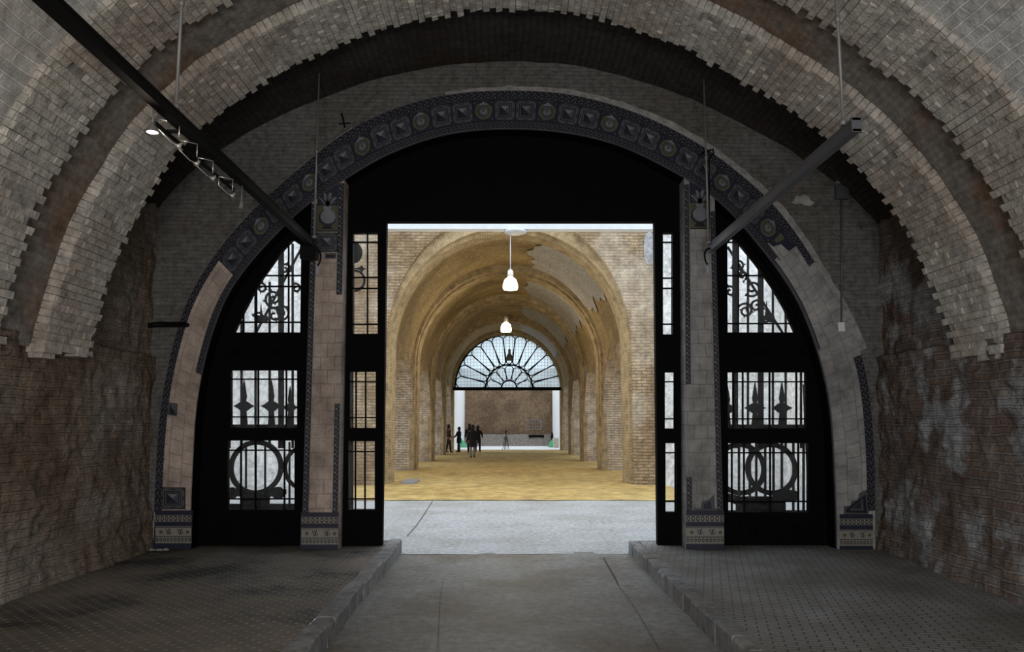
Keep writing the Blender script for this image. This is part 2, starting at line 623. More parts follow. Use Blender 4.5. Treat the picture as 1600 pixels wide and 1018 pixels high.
def resample(pts, n):
    """n+1 evenly spaced points on a smooth curve through pts"""
    P_ = [Vector((p[0], p[1], 0)) for p in pts]
    fine = []
    for i in range(len(P_) - 1):
        p0 = P_[i - 1] if i else P_[0] * 2 - P_[1]
        p1, p2 = P_[i], P_[i + 1]
        p3 = P_[i + 2] if i + 2 < len(P_) else P_[-1] * 2 - P_[-2]
        for k in range(12):
            t = k / 12
            fine.append(0.5 * ((2 * p1) + (p2 - p0) * t + (2 * p0 - 5 * p1 + 4 * p2 - p3) * t * t + (3 * p1 - p0 - 3 * p2 + p3) * t ** 3))
    fine.append(P_[-1])
    L = [0]
    for i in range(1, len(fine)):
        L.append(L[-1] + (fine[i] - fine[i - 1]).length)
    out = []
    j = 0
    for k in range(n + 1):
        s = L[-1] * k / n
        while j < len(L) - 2 and L[j + 1] < s:
            j += 1
        t = (s - L[j]) / max(1e-9, L[j + 1] - L[j])
        q = fine[j].lerp(fine[j + 1], max(0, min(1, t)))
        out.append((q.x, q.y))
    return out, L[-1]


def smooth_curve(c, it):
    c = list(c)
    for _ in range(it):
        c = [c[0]] + [((c[i - 1][0] + 2 * c[i][0] + c[i + 1][0]) / 4, (c[i - 1][1] + 2 * c[i][1] + c[i + 1][1]) / 4) for i in range(1, len(c) - 1)] + [c[-1]]
    return c


# ================================================================== THE HALL
PROF_PTS = [(-4.30, 2.40), (-4.233, 2.75), (-4.08, 3.356), (-3.80, 4.03), (-3.37, 4.70), (-2.885, 5.14), (-2.146, 5.609), (-1.325, 5.96),
            (-.632, 6.125), (.12, 6.19), (.60, 6.165), (1.181, 6.047), (1.873, 5.771), (2.487, 5.43), (3.029, 5.086), (3.495, 4.70), (3.947, 4.201),
            (4.259, 3.714), (4.436, 3.302), (4.56, 2.894), (4.66, 2.392)]
NP = 180
prof, PLEN = resample(PROF_PTS, NP)
prof = smooth_curve(prof, 40)
PC = (0.16, 2.4)


def prof_at(t, sx=1.0, sz=1.0):
    k = max(0.0, min(1.0, t)) * NP
    i = min(NP - 1, int(k))
    f = k - i
    x = prof[i][0] * (1 - f) + prof[i + 1][0] * f
    z = prof[i][1] * (1 - f) + prof[i + 1][1] * f
    return (PC[0] + (x - PC[0]) * sx, PC[1] + (z - PC[1]) * sz)


def prof_n(t):
    a = prof_at(t - 0.004)
    b = prof_at(t + 0.004)
    dx, dz = b[0] - a[0], b[1] - a[1]
    l = math.hypot(dx, dz)
    return (-dz / l, dx / l)     # outward (up / away from the room)


def vault_strip(name, y0, y1, sx, sz, mat, amp=0.02, label=None, swap=False, step=0.12, sx2=None, sz2=None):
    mb = MB()
    ny = max(2, int((y1 - y0) / step))
    nu = 150

    def fn(a, b):
        k = sx if sx2 is None else sx + (sx2 - sx) * b
        kz = sz if sz2 is None else sz + (sz2 - sz) * b
        x, z = prof_at(a, k, kz)
        n_ = prof_n(a)
        y = y0 + (y1 - y0) * b
        d = amp * fbm(x * 1.5, y * 1.5, z * 1.5)
        return (x + n_[0] * d, y, z + n_[1] * d)
    mb.grid(fn, nu, ny, uvfn=(lambda a, b: (y0 + (y1 - y0) * b, a * PLEN)) if not swap else (lambda a, b: (a * PLEN, y0 + (y1 - y0) * b)))
    return mb.build(name, mat, kind='structure', label=label)


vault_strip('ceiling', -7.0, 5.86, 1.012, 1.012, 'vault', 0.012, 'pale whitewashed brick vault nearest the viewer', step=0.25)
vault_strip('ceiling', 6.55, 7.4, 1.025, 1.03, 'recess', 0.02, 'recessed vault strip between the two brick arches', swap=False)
vault_strip('ceiling', 8.0, 9.95, 1.20, 1.055, 'vaultshade', 0.02, 'shadowed vault strip between the far arch and the tiled doorway wall', sx2=1.22, sz2=1.07)


def rib(name, y0, y1, label, thick=0.32, seed=1, ledge=True):
    rnd = random.Random(seed)
    root = empty(name, (PC[0], (y0 + y1) / 2, 2.4), label, 'brick arch')
    back = MB()
    nu = 160

    def ring(y, off):
        out = []
        for i in range(nu + 1):
            t = i / nu
            x, z = prof_at(t)
            n_ = prof_n(t)
            out.append((x + n_[0] * off, y, z + n_[1] * off))
        return out
    a = ring(y0 + 0.03, 0.012)
    b = ring(y1 - 0.05, 0.012)
    c = ring(y0 + 0.03, thick)
    d = ring(y1 - 0.05, thick)
    for i in range(nu):
        back.face([a[i], a[i + 1], b[i + 1], b[i]])
        back.face([a[i], c[i], c[i + 1], a[i + 1]])
        back.face([b[i], b[i + 1], d[i + 1], d[i]])
        back.face([c[i], d[i], d[i + 1], c[i + 1]])
    back.face([a[0], b[0], d[0], c[0]])
    back.face([a[-1], c[-1], d[-1], b[-1]])
    back.build('mortar_core', 'ribmortar', root)
    br = MB()
    ch = 0.071
    nc = int(PLEN / ch)
    for ci in range(nc):
        s0 = ci * ch
        s1 = s0 + ch - rnd.uniform(0.002, 0.008)
        t0, t1 = s0 / PLEN, s1 / PLEN
        off = 0.13 if ci % 2 else 0.0
        far = y1 + (0.03 if ci % 2 else -0.025) + rnd.uniform(-0.02, 0.02)
        near = y0 + rnd.uniform(-0.012, 0.012)
        y = near
        first = True
        course = rnd.uniform(-0.006, 0.006)
        while y < far - 0.02:
            ln = (0.13 + off * 0.8 if first else 0.265) + rnd.uniform(-0.02, 0.02)
            first = False
            ye = min(y + ln, far)
            if far - ye < 0.06:
                ye = far
            if rnd.random() > 0.012:
                q = []
                j = [rnd.uniform(-0.007, 0.007) for _ in range(4)]
                h = rnd.uniform(0.0, 0.026) + course + 0.03 * fbm(s0 * 1.4, y * 1.6, seed * 3.0, 4)
                jj = 0
                xs = []
                for (t, yy) in ((t0, y), (t1, y), (t1, ye - 0.005), (t0, ye - 0.005)):
                    x, z = prof_at(t)
                    n_ = prof_n(t)
                    hh = h + j[jj] * 0.7
                    yj = yy + j[jj] * 0.8
                    jj += 1
                    xs.append(((x - n_[0] * hh, yj, z - n_[1] * hh), (x + n_[0] * 0.05, yj, z + n_[1] * 0.05)))
                # island: share vertices
                base = len(br.v)
                for p_, o_ in xs:
                    br.v.append(p_)
                for p_, o_ in xs:
                    br.v.append(o_)
                for fq in ((0, 1, 2, 3), (0, 4, 5, 1), (1, 5, 6, 2), (2, 6, 7, 3), (3, 7, 4, 0)):
                    br.f.append(tuple(base + k for k in fq))
                    br.mi.append(0)
                    br.uv.append(None)
                    br.sm.append(False)
            y = ye
    # header ring on the near face, set back so that it reads as a pale arris
    for ci in range(nc):
        t0, t1 = ci * ch / PLEN, (ci * ch + ch - 0.008) / PLEN
        k = rnd.uniform(0.0, 0.012)
        pts = []
        for t in (t0, t1):
            x, z = prof_at(t)
            n_ = prof_n(t)
            for o_ in (0.0, 0.24 + rnd.uniform(-.02, .01)):
                pts.append((x + n_[0] * o_, z + n_[1] * o_))
        base = len(br.v)
        yy = y0 + 0.0 - k
        for (x, z) in (pts[0], pts[1], pts[3], pts[2]):
            br.v.append((x, yy, z))
        for (x, z) in (pts[0], pts[1], pts[3], pts[2]):
            br.v.append((x, yy + 0.05, z))
        for fq in ((0, 1, 2, 3), (0, 4, 5, 1), (1, 5, 6, 2), (2, 6, 7, 3), (3, 7, 4, 0)):
            br.f.append(tuple(base + kk for kk in fq))
            br.mi.append(0)
            br.uv.append(None)
            br.sm.append(False)
    br.build('brick_face', 'rib', root)
    # broken springing ledge on both sides
    for side in (0, 1):
        lg = MB()
        x, z = prof_at(side)
        sg = -1 if side == 0 else 1
        yy = y0 - 0.02
        while yy < y1 + 0.05:
            w = rnd.uniform(0.16, 0.3)
            pr = rnd.uniform(0.0, 0.06)
            hh = rnd.uniform(0.045, 0.07)
            xi = x - sg * pr
            xo = x + sg * 0.3
            lg.box(min(xi, xo), max(xi, xo), yy, yy + w - 0.015, 2.36 + rnd.uniform(-.015, .02), 2.36 + hh + 0.02)
            if rnd.random() < 0.5:
                xi = x - sg * rnd.uniform(-0.02, 0.02)
                lg.box(min(xi, xo), max(xi, xo), yy + 0.03, yy + w * 0.8, 2.30, 2.36)
            yy += w
        lg.build('springing_ledge', 'rib', root)
    return root


rib('brick_arch', 7.3, 8.1, 'round brick arch with toothed edge in front of the tiled doorway wall', seed=3)
rib('brick_arch', 5.84, 6.62, 'wider brick arch nearest the viewer, crossing the upper corners', seed=5)


# side walls, rough and battered
def side_wall(name, sgn, mat, label):
    mb = MB()
    y0, y1 = -7.0, 9.95
    z0, z1 = -0.05, 2.52

    def fn(a, b):
        y = y0 + (y1 - y0) * a
        z = z0 + (z1 - z0) * b
        if sgn < 0:
            x = -4.39 + 0.10 * math.exp(-max(0, z - .17) / 0.35)
        else:
            x = 4.70 - 0.10 * math.exp(-max(0, z - .17) / 0.5) - 0.22 * math.exp(-max(0, z - .17) / 1.3) * (1.0 if y < 8 else max(0.2, 1 - (y - 8) * .6))
        d = 0.045 * fbm(y * 1.3, z * 1.3, sgn * 5.0, 3) + 0.035 * fbm(y * 6, z * 4, sgn * 3.0, 6)
        row = math.floor(z / 0.085)
        bk = math.floor((y + (row % 2) * .13) / 0.27)
        d += 0.012 * noise.cell(Vector((bk * 1.0 + .5, row + .5, 2.5)))
        return (x + sgn * d, y, z)
    mb.grid(fn, 560, 90, uvfn=lambda a, b: (y0 + (y1 - y0) * a, z0 + (z1 - z0) * b))
    mb.build(name, mat, kind='structure', label=label)
    # the stretch of wall that carries on upwards between the far arch and the doorway wall
    mb = MB()

    def fn2(a, b):
        y = 7.9 + 2.05 * a
        z = 2.44 + 3.3 * b
        x = (-4.47 if sgn < 0 else 4.80)
        d = 0.03 * fbm(y * 1.3, z * 1.3, sgn * 5.0, 3) + 0.03 * fbm(y * 6, z * 4, sgn * 3.0, 6)
        return (x + sgn * d, y, z)
    mb.grid(fn2, 60, 90, uvfn=lambda a, b: (7.9 + 2.05 * a, 2.44 + 3.0 * b))
    return mb.build(name + '_upper', mat, kind='structure', label='upper stretch of side wall behind the far brick arch')


side_wall('wall_left', -1, 'wall_l', 'rough brown plastered brick wall along the left side')
side_wall('wall_right', 1, 'wall_r', 'rough grey brick wall with fallen plaster along the right side')
# outer masonry behind the battered faces so that no daylight leaks in
mb = MB()
mb.box(-5.3, -4.62, -7, 9.9, -0.3, 7.2)
mb.build('wall_left_core', 'wall_l', kind='structure')
mb = MB()
mb.box(5.02, 5.6, -7, 9.9, -0.3, 7.2)
mb.build('wall_right_core', 'wall_r', kind='structure')
mb = MB()
mb.box(-5.3, 5.6, -7, 9.9, 7.0, 7.3)
mb.build('roof', 'wall_r', kind='structure')

# ------------------------------------------------------------------ facade wall and arch curves
YF = 9.9
OUT_PX = [(239, 860), (243, 794), (247, 696), (254, 630), (263, 574), (279, 515), (291, 473), (313, 435), (343, 390), (380, 345), (418, 308), (470.6, 263),
          (520, 221), (580, 186), (640, 163), (688, 151), (740, 144.5), (800, 143), (872, 146), (940, 160), (1000, 180), (1060, 208), (1110, 238), (1153, 271),
          (1200, 312), (1245, 368), (1274, 415), (1303, 463), (1330, 515), (1350, 571), (1361, 654), (1365, 740), (1366, 862)]
IN_PX = [(298, 860), (299, 780), (302.5, 715), (305, 654), (312, 602), (320.7, 562), (334.6, 512), (355, 460), (380, 424), (410, 388), (443, 354), (480, 320),
         (540, 280), (600, 244), (680, 214), (740, 204), (800, 201.5), (864, 205), (920, 214), (980, 232), (1040, 262), (1080, 284), (1116, 308), (1160, 352), (1188, 386),
         (1213, 418), (1235, 450), (1250.5, 478), (1265, 513), (1279, 558), (1291, 602), (1298, 654), (1302, 724), (1305, 800), (1306, 862)]
NB = 400
ocurve, OL = resample([P(u, v, YF) for u, v in OUT_PX], NB)
icurve, IL = resample([P(u, v, YF) for u, v in IN_PX], NB)
ocurve = smooth_curve(ocurve, 60)
icurve = smooth_curve(icurve, 60)
BANDLEN = (OL + IL) / 2


def band(t, s):
    k = max(0, min(1, t)) * NB
    i = min(NB - 1, int(k))
    f = k - i
    a = [icurve[i][c] * (1 - f) + icurve[i + 1][c] * f for c in (0, 1)]
    b = [ocurve[i][c] * (1 - f) + ocurve[i + 1][c] * f for c in (0, 1)]
    return (a[0] * (1 - s) + b[0] * s, a[1] * (1 - s) + b[1] * s)


def t_of_px(u, v):
    x, z = P(u, v, YF)
    best = min(range(NB + 1), key=lambda i: (band(i / NB, .5)[0] - x) ** 2 + (band(i / NB, .5)[1] - z) ** 2)
    return best / NB


ZP = 0.17
# the wall above and around the arch
hole = [(p[0], p[1]) for p in icurve[::4]]
hole = [(hole[0][0], -0.25)] + hole + [(hole[-1][0], -0.25)]
mb = MB()
outer = [(-5.2, -0.3), (-5.2, 6.95), (5.5, 6.95), (5.5, -0.3)]
mb.plate(outer, [hole], YF, YF + 0.25, smi=1)
mb.build('wall_front', ['facade', 'wood'], kind='structure', label='dark brick wall pierced by the tiled arch')
# pale plaster seam around the upper right of the tiled arch, a small knob on the crown, and scars
mb = MB()
prev = None
ta, tb = t_of_px(700, 175), t_of_px(1330, 560)
for i in range(141):
    t = ta + (tb - ta) * i / 140
    w = 0.10 + 0.10 * min(1, i / 60) + 0.035 * noise.noise(Vector((i * .35, 0, 0)))
    q0, q1 = band(t, 0.98), band(t, 1.0 + w)
    if prev:
        mb.face([(prev[0][0], YF - .03, prev[0][1]), (q0[0], YF - .03, q0[1]), (q1[0], YF - .012, q1[1]), (prev[1][0], YF - .012, prev[1][1])])
        mb.face([(prev[1][0], YF - .012, prev[1][1]), (q1[0], YF - .012, q1[1]), (q1[0], YF + .01, q1[1]), (prev[1][0], YF + .01, prev[1][1])])
    prev = (q0, q1)
ta, tb = t_of_px(350, 400), t_of_px(560, 230)
prev = None
for i in range(41):
    t = ta + (tb - ta) * i / 40
    w = 0.05 + 0.02 * noise.noise(Vector((i * .35, 3, 0)))
    q0, q1 = band(t, 0.98), band(t, 1.0 + w)
    if prev:
        mb.face([(prev[0][0], YF - .03, prev[0][1]), (q0[0], YF - .03, q0[1]), (q1[0], YF - .002, q1[1]), (prev[1][0], YF - .002, prev[1][1])])
    prev = (q0, q1)
x, z = P(798, 143, YF)
pts = [(x + 0.13 * math.cos(a), z - .02 + 0.1 * math.sin(a)) for a in [PI * k / 10 for k in range(11)]]
mb.plate(pts, [], YF - .02, YF)
for (u, v, r) in ((1252, 312, .09), (1262, 318, .06), (1243, 316, .04)):
    x, z = P(u, v, YF)
    pts = [(x + r * 1.3 * math.cos(a) * (1 + .3 * noise.noise(Vector((a, r * 50, 0)))), z + .6 * r * math.sin(a) * (1 + .4 * noise.noise(Vector((a * 2, r * 90, 0))))) for a in [2 * PI * k / 14 for k in range(14)]]
    mb.plate(pts, [], YF - .012 - r * .15, YF + .01)
mb.build('trim_1', 'seam', kind='structure', label='pale plaster seam following the outer edge of the tiled arch')

# ------------------------------------------------------------------ the tiled band
tiled = empty('tiled_arch', (0.1, YF, ZP), 'blue and grey glazed tile band around the great doorway arch', 'tiled arch')


def bandquad(mb, t0, t1, s0, s1, y, mi=0, n=None, depth=0.0):
    n = n or max(1, int((t1 - t0) * NB / 2))
    for i in range(n):
        a, b = t0 + (t1 - t0) * i / n, t0 + (t1 - t0) * (i + 1) / n
        p = [band(a, s0), band(b, s0), band(b, s1), band(a, s1)]
        uv = [(a * BANDLEN, s0 * .48), (b * BANDLEN, s0 * .48), (b * BANDLEN, s1 * .48), (a * BANDLEN, s1 * .48)]
        mb.face([(q[0], y, q[1]) for q in p], mi, uv)
        if depth:
            for k in ((0, 1), (2, 3)):
                q0, q1 = p[k[0]], p[k[1]]
                mb.face([(q0[0], y, q0[1]), (q1[0], y, q1[1]), (q1[0], y + depth, q1[1]), (q0[0], y + depth, q0[1])], mi, [(0, 0)] * 4)


YB = YF - 0.03
tL = t_of_px(350, 425)      # where the glazed tiles start on the left
tR = t_of_px(1238, 400)     # and stop on the right
# bedding: pinkish left leg, grey right leg
mb = MB()
bandquad(mb, 0, 0.5, 0, 1, YB, 0, depth=.03)
bandquad(mb, 0.5, 1, 0, 1, YB, 1, depth=.03)
mb.build('bedding', ['tileplaster', 'tileplaster_r'], tiled)

TM = ['navydark', 'navy', 'bluegrey', 'pale', 'olive', 'cream']


def square_tile(mb, f, y):
    """f maps (a, b) in the unit square to (x, z); pyramid 'diamond point' tile"""
    def poly(pts, mi, dy):
        mb.face([(*f(a, b)[:1], y - dy, f(a, b)[1]) for a, b in pts], mi)

    def sq(e, mi, dy):
        poly([(e, e), (1 - e, e), (1 - e, 1 - e), (e, 1 - e)], mi, dy)
    sq(0.0, 0, 0.0)
    sq(0.04, 2, 0.001)
    sq(0.17, 0, 0.002)
    sq(0.21, 2, 0.003)
    sq(0.255, 0, 0.004)
    # facets
    e = 0.29
    c = (0.5, 0.5)
    poly([(e, e), (1 - e, e), c], 1, 0.005)
    poly([(e, 1 - e), (e, e), c], 0, 0.005)
    poly([(1 - e, e), (1 - e, 1 - e), c], 2, 0.005)
    poly([(1 - e, 1 - e), (e, 1 - e), c], 3, 0.005)
    # corner flourishes
    for (ca, cb) in ((.09, .09), (.91, .09), (.91, .91), (.09, .91)):
        r = 0.055
        poly([(ca - r, cb), (ca, cb - r), (ca + r, cb), (ca, cb + r)], 0, 0.0022)
    for (ca, cb) in ((.5, .09), (.5, .91), (.09, .5), (.91, .5)):
        poly([(ca - .1 if cb != .5 else ca - .025, cb - .02 if cb != .5 else cb - .1), (ca + .1 if cb != .5 else ca + .025, cb - .02 if cb != .5 else cb - .1),
              (ca + .1 if cb != .5 else ca + .025, cb + .02 if cb != .5 else cb + .1), (ca - .1 if cb != .5 else ca - .025, cb + .02 if cb != .5 else cb + .1)], 0, 0.0022)


def medallion(mb, f, y):
    def poly(pts, mi, dy):
        mb.face([(f(a, b)[0], y - dy, f(a, b)[1]) for a, b in pts], mi)

    def disc(r, mi, dy, cx=.5, cy=.5, n=20, ry=None, wob=0):
        ry = ry or r
        poly([(cx + (r + wob * math.sin(6 * t)) * math.cos(t), cy + (ry + wob * math.sin(6 * t)) * math.sin(t)) for t in [2 * PI * k / n for k in range(n)]], mi, dy)
    poly([(0, 0), (1, 0), (1, 1), (0, 1)], 0, 0)
    poly([(.03, .03), (.97, .03), (.97, .97), (.03, .97)], 1, 0.001)
    disc(.43, 0, .002)
    disc(.41, 4, .003, wob=.015)
    disc(.28, 0, .004)
    disc(.25, 2, .005)
    disc(.16, 3, .006, .5, .47, ry=.12)
    disc(.08, 4, .007, .5, .5)
    poly([(.3, .78), (.5, .70), (.7, .78), (.5, .95)], 3, .0035)
    poly([(.32, .2), (.5, .26), (.68, .2), (.5, .1)], 2, .0035)
    for (ca, cb) in ((.1, .1), (.9, .1), (.9, .9), (.1, .9)):
        disc(.04, 2, .002, ca, cb, 6)


tiles = MB()
tc_ = t_of_px(803, 174)
wt = 0.2775 / BANDLEN
S0, S1 = 0.20, 0.755
i = -80
tile_range = []
for i in range(-60, 60):
    t0, t1 = tc_ + i * wt, tc_ + (i + 1) * wt
    if t0 < tL - 0.3 * wt or t1 > tR + 0.55 * wt:
        continue
    tile_range.append((t0, t1))
    f = (lambda t0, t1: (lambda a, b: band(t0 + (t1 - t0) * a, S0 + (S1 - S0) * b)))(t0, t1)
    last = (t1 > tR - 0.4 * wt)
    if last:
        # the last tile on the right is broken off
        f0 = f
        tiles.face([(f0(a, b)[0], YB - .006, f0(a, b)[1]) for a, b in ((0, .05), (.3, .12), (.45, .5), (.95, .62), (1.0, 1.0), (0, 1))], 1)
        tiles.face([(f0(a, b)[0], YB - .008, f0(a, b)[1]) for a, b in ((.1, .3), (.3, .4), (.4, .8), (.1, .85))], 4)
        continue
    if i % 3 == 1:
        medallion(tiles, f, YB - .006)
    else:
        square_tile(tiles, f, YB - .006)
tiles.build('glazed_tiles', TM, tiled)
tiles = MB()
# stray tiles: two low down on the left, one broken on the right
def px_tile(mb, cx, cy, w, h, kind=0, clip=None):
    def f(a, b):
        return P(cx - w / 2 + w * a, cy + h / 2 - h * b, YB)
    if kind == 0:
        square_tile(mb, f, YB - .006)
    elif kind == 1:
        medallion(mb, f, YB - .006)


px_tile(tiles, 270, 778, 40, 34)
tiles.build('stray_tile', TM, tiled)
tiles = MB()
tiles.face([(*P(263, 628, YB)[:1], YB - .006, P(263, 628, YB)[1]), (P(278, 630, YB)[0], YB - .006, P(278, 630, YB)[1]), (P(277, 650, YB)[0], YB - .006, P(277, 650, YB)[1]), (P(262, 648, YB)[0], YB - .006, P(262, 648, YB)[1])], 2)
tiles.face([(P(u, v, YB)[0], YB - .008, P(u, v, YB)[1]) for u, v in ((266, 632), (276, 648), (265, 646))], 0)


def px_poly(mb, pts, mi, dy, Yp=YB):
    mb.face([(P(u, v, Yp)[0], Yp - dy, P(u, v, Yp)[1]) for u, v in pts], mi)


tiles.build('stray_tile', TM, tiled)
tiles = MB()
px_poly(tiles, [(1318, 803), (1318, 790), (1328, 790), (1330, 782), (1340, 780), (1342, 770), (1356, 764), (1357, 804)], 2, .006)
px_poly(tiles, [(1321, 800), (1323, 793), (1352, 772), (1354, 801)], 0, .007)
px_poly(tiles, [(1326, 797), (1348, 778), (1349, 797)], 2, .008)
px_poly(tiles, [(1331, 794), (1345, 782), (1345, 794)], 1, .009)
tiles.build('stray_tile', TM, tiled)


def braid(mb, t0, t1, s0, s1, y, step, mi_bg=0, mi_a=2):
    bandquad(mb, t0, t1, s0, s1, y, mi_bg)
    n = int((t1 - t0) * BANDLEN / step)
    dt = (t1 - t0) / max(1, n)
    m = (s1 - s0)
    # thin light lines along both edges
    bandquad(mb, t0, t1, s1 - .06 * m, s1, y - .001, 2)
    bandquad(mb, t0, t1, s0, s0 + .06 * m, y - .001, 2)
    for k in range(n):
        a = t0 + k * dt
        def q(u_, v_):
            p = band(a + dt * u_, s0 + m * v_)
            return (p[0], y - .0015, p[1])
        mb.face([q(.1, .15), (q(.55, .42)), q(.55, .6), q(.1, .33)], mi_a)
        mb.face([q(.45, .85), (q(.95, .55)), q(.95, .38), q(.45, .66)], mi_a)
        mb.face([q(.6, .12), q(.85, .12), q(.7, .28)], 3)
        mb.face([q(.1, .88), q(.3, .88), q(.2, .7)], 3)


brd = MB()
t_end = t_of_px(1250, 425)
braid(brd, t_of_px(268, 800), t_end, 0.79, 1.0, YB - .006, 0.085)
t_a, t_b = t_of_px(1325, 565), t_of_px(1335, 800)
braid(brd, t_a, t_b, 0.79, 1.0, YB - .006, 0.085)
bandquad(brd, tile_range[0][0], tile_range[-1][1], S1, .79, YB - .006, 0)
brd.build('outer_border', TM, tiled)
brd = MB()
braid(brd, t_of_px(290, 570), t_of_px(1215, 395), 0.0, 0.175, YB - .006, 0.06)
bandquad(brd, tile_range[0][0], tile_range[-1][1], .175, S0, YB - .006, 0)
# thin remaining strip further down on the right
bandquad(brd, t_of_px(1215, 395), t_of_px(1290, 540), 0.0, 0.05, YB - .004, 2)
bandquad(brd, t_of_px(1215, 395), t_of_px(1290, 540), 0.05, 0.08, YB - .004, 0)
brd.build('inner_border', TM, tiled)
arris = MB()
bandquad(arris, t_of_px(290, 570), 1, -0.02, 0.006, YB - .012, 0, depth=.03)
arris.build('arris_strip', 'bluegrey', tiled)


# dado blocks: rows of glazed tiles on a navy base
def dado(mb, u0, u1, v0, v1, Yp):
    """drawn over x u0..u1 and y v0..v1 of the photograph on plane Yp"""
    h = v1 - v0
    def q(a0, a1, b0, b1, mi, dy):
        px_poly(mb, [(u0 + (u1 - u0) * a0, v0 + h * b0), (u0 + (u1 - u0) * a1, v0 + h * b0), (u0 + (u1 - u0) * a1, v0 + h * b1), (u0 + (u1 - u0) * a0, v0 + h * b1)], mi, dy, Yp)

    def disc(a, b, ra, rb, mi, dy, n=10):
        px_poly(mb, [(u0 + (u1 - u0) * (a + ra * math.cos(t)), v0 + h * (b + rb * math.sin(t))) for t in [2 * PI * k / n for k in range(n)]], mi, dy, Yp)
    q(0, 1, 0, 1, 1, 0.0)
    q(0, 1, 0.12, 0.30, 5, .001)
    q(0, 1, .13, .145, 0, .0015)
    q(0, 1, .275, .29, 0, .0015)
    for k in range(8):
        a = (k + .5) / 8
        disc(a, .21, .05, .065, 0, .002)
        disc(a, .21, .027, .035, 5, .003)
    q(0, 1, 0.42, 0.86, 5, .001)
    q(0, 1, .44, .455, 0, .0015)
    for a in (.36, .68):
        px = lambda da, db: (u0 + (u1 - u0) * (a + da), v0 + h * (.56 + db))
        px_poly(mb, [px(-.07, -.07), px(-.045, -.07), px(.0, .07), px(-.02, .07)], 0, .002, Yp)
        px_poly(mb, [px(-.01, -.07), px(.015, -.07), px(.05, .08), px(.03, .08)], 0, .002, Yp)
        px_poly(mb, [px(.045, -.08), px(.07, -.08), px(.01, .06), px(-.01, .06)], 1, .0025, Yp)
        px_poly(mb, [px(.06, .04), px(.1, -.02), px(.085, .06)], 1, .0025, Yp)
    for a in (.15, .9):
        disc(a, .57, .05, .05, 4, .002)
    q(0, 1, .68, .70, 0, .0015)
    for k in range(10):
        a = (k + .5) / 10
        disc(a, .775, .040, .055, 0, .002, 8)
        disc(a, .775, .02, .028, 5, .003, 8)
    q(0, 1, .86, .875, 2, .0015)


mb = MB()
dado(mb, 243, 299, 797, 856, YB - .012)
x0, z0 = P(243, 797, YB)
x1, z1 = P(299, 856, YB)
mb.box(x0, x1, YB - .011, YB, ZP - .02, z0, 1)
mb.build('dado', TM, tiled)
mb = MB()
dado(mb, 1312, 1364, 803, 860, YB - .012)
x0, z0 = P(1312, 803, YB)
x1, z1 = P(1364, 860, YB)
mb.box(x0, x1, YB - .011, YB, ZP - .02, z0, 1)
mb.build('dado', TM, tiled)


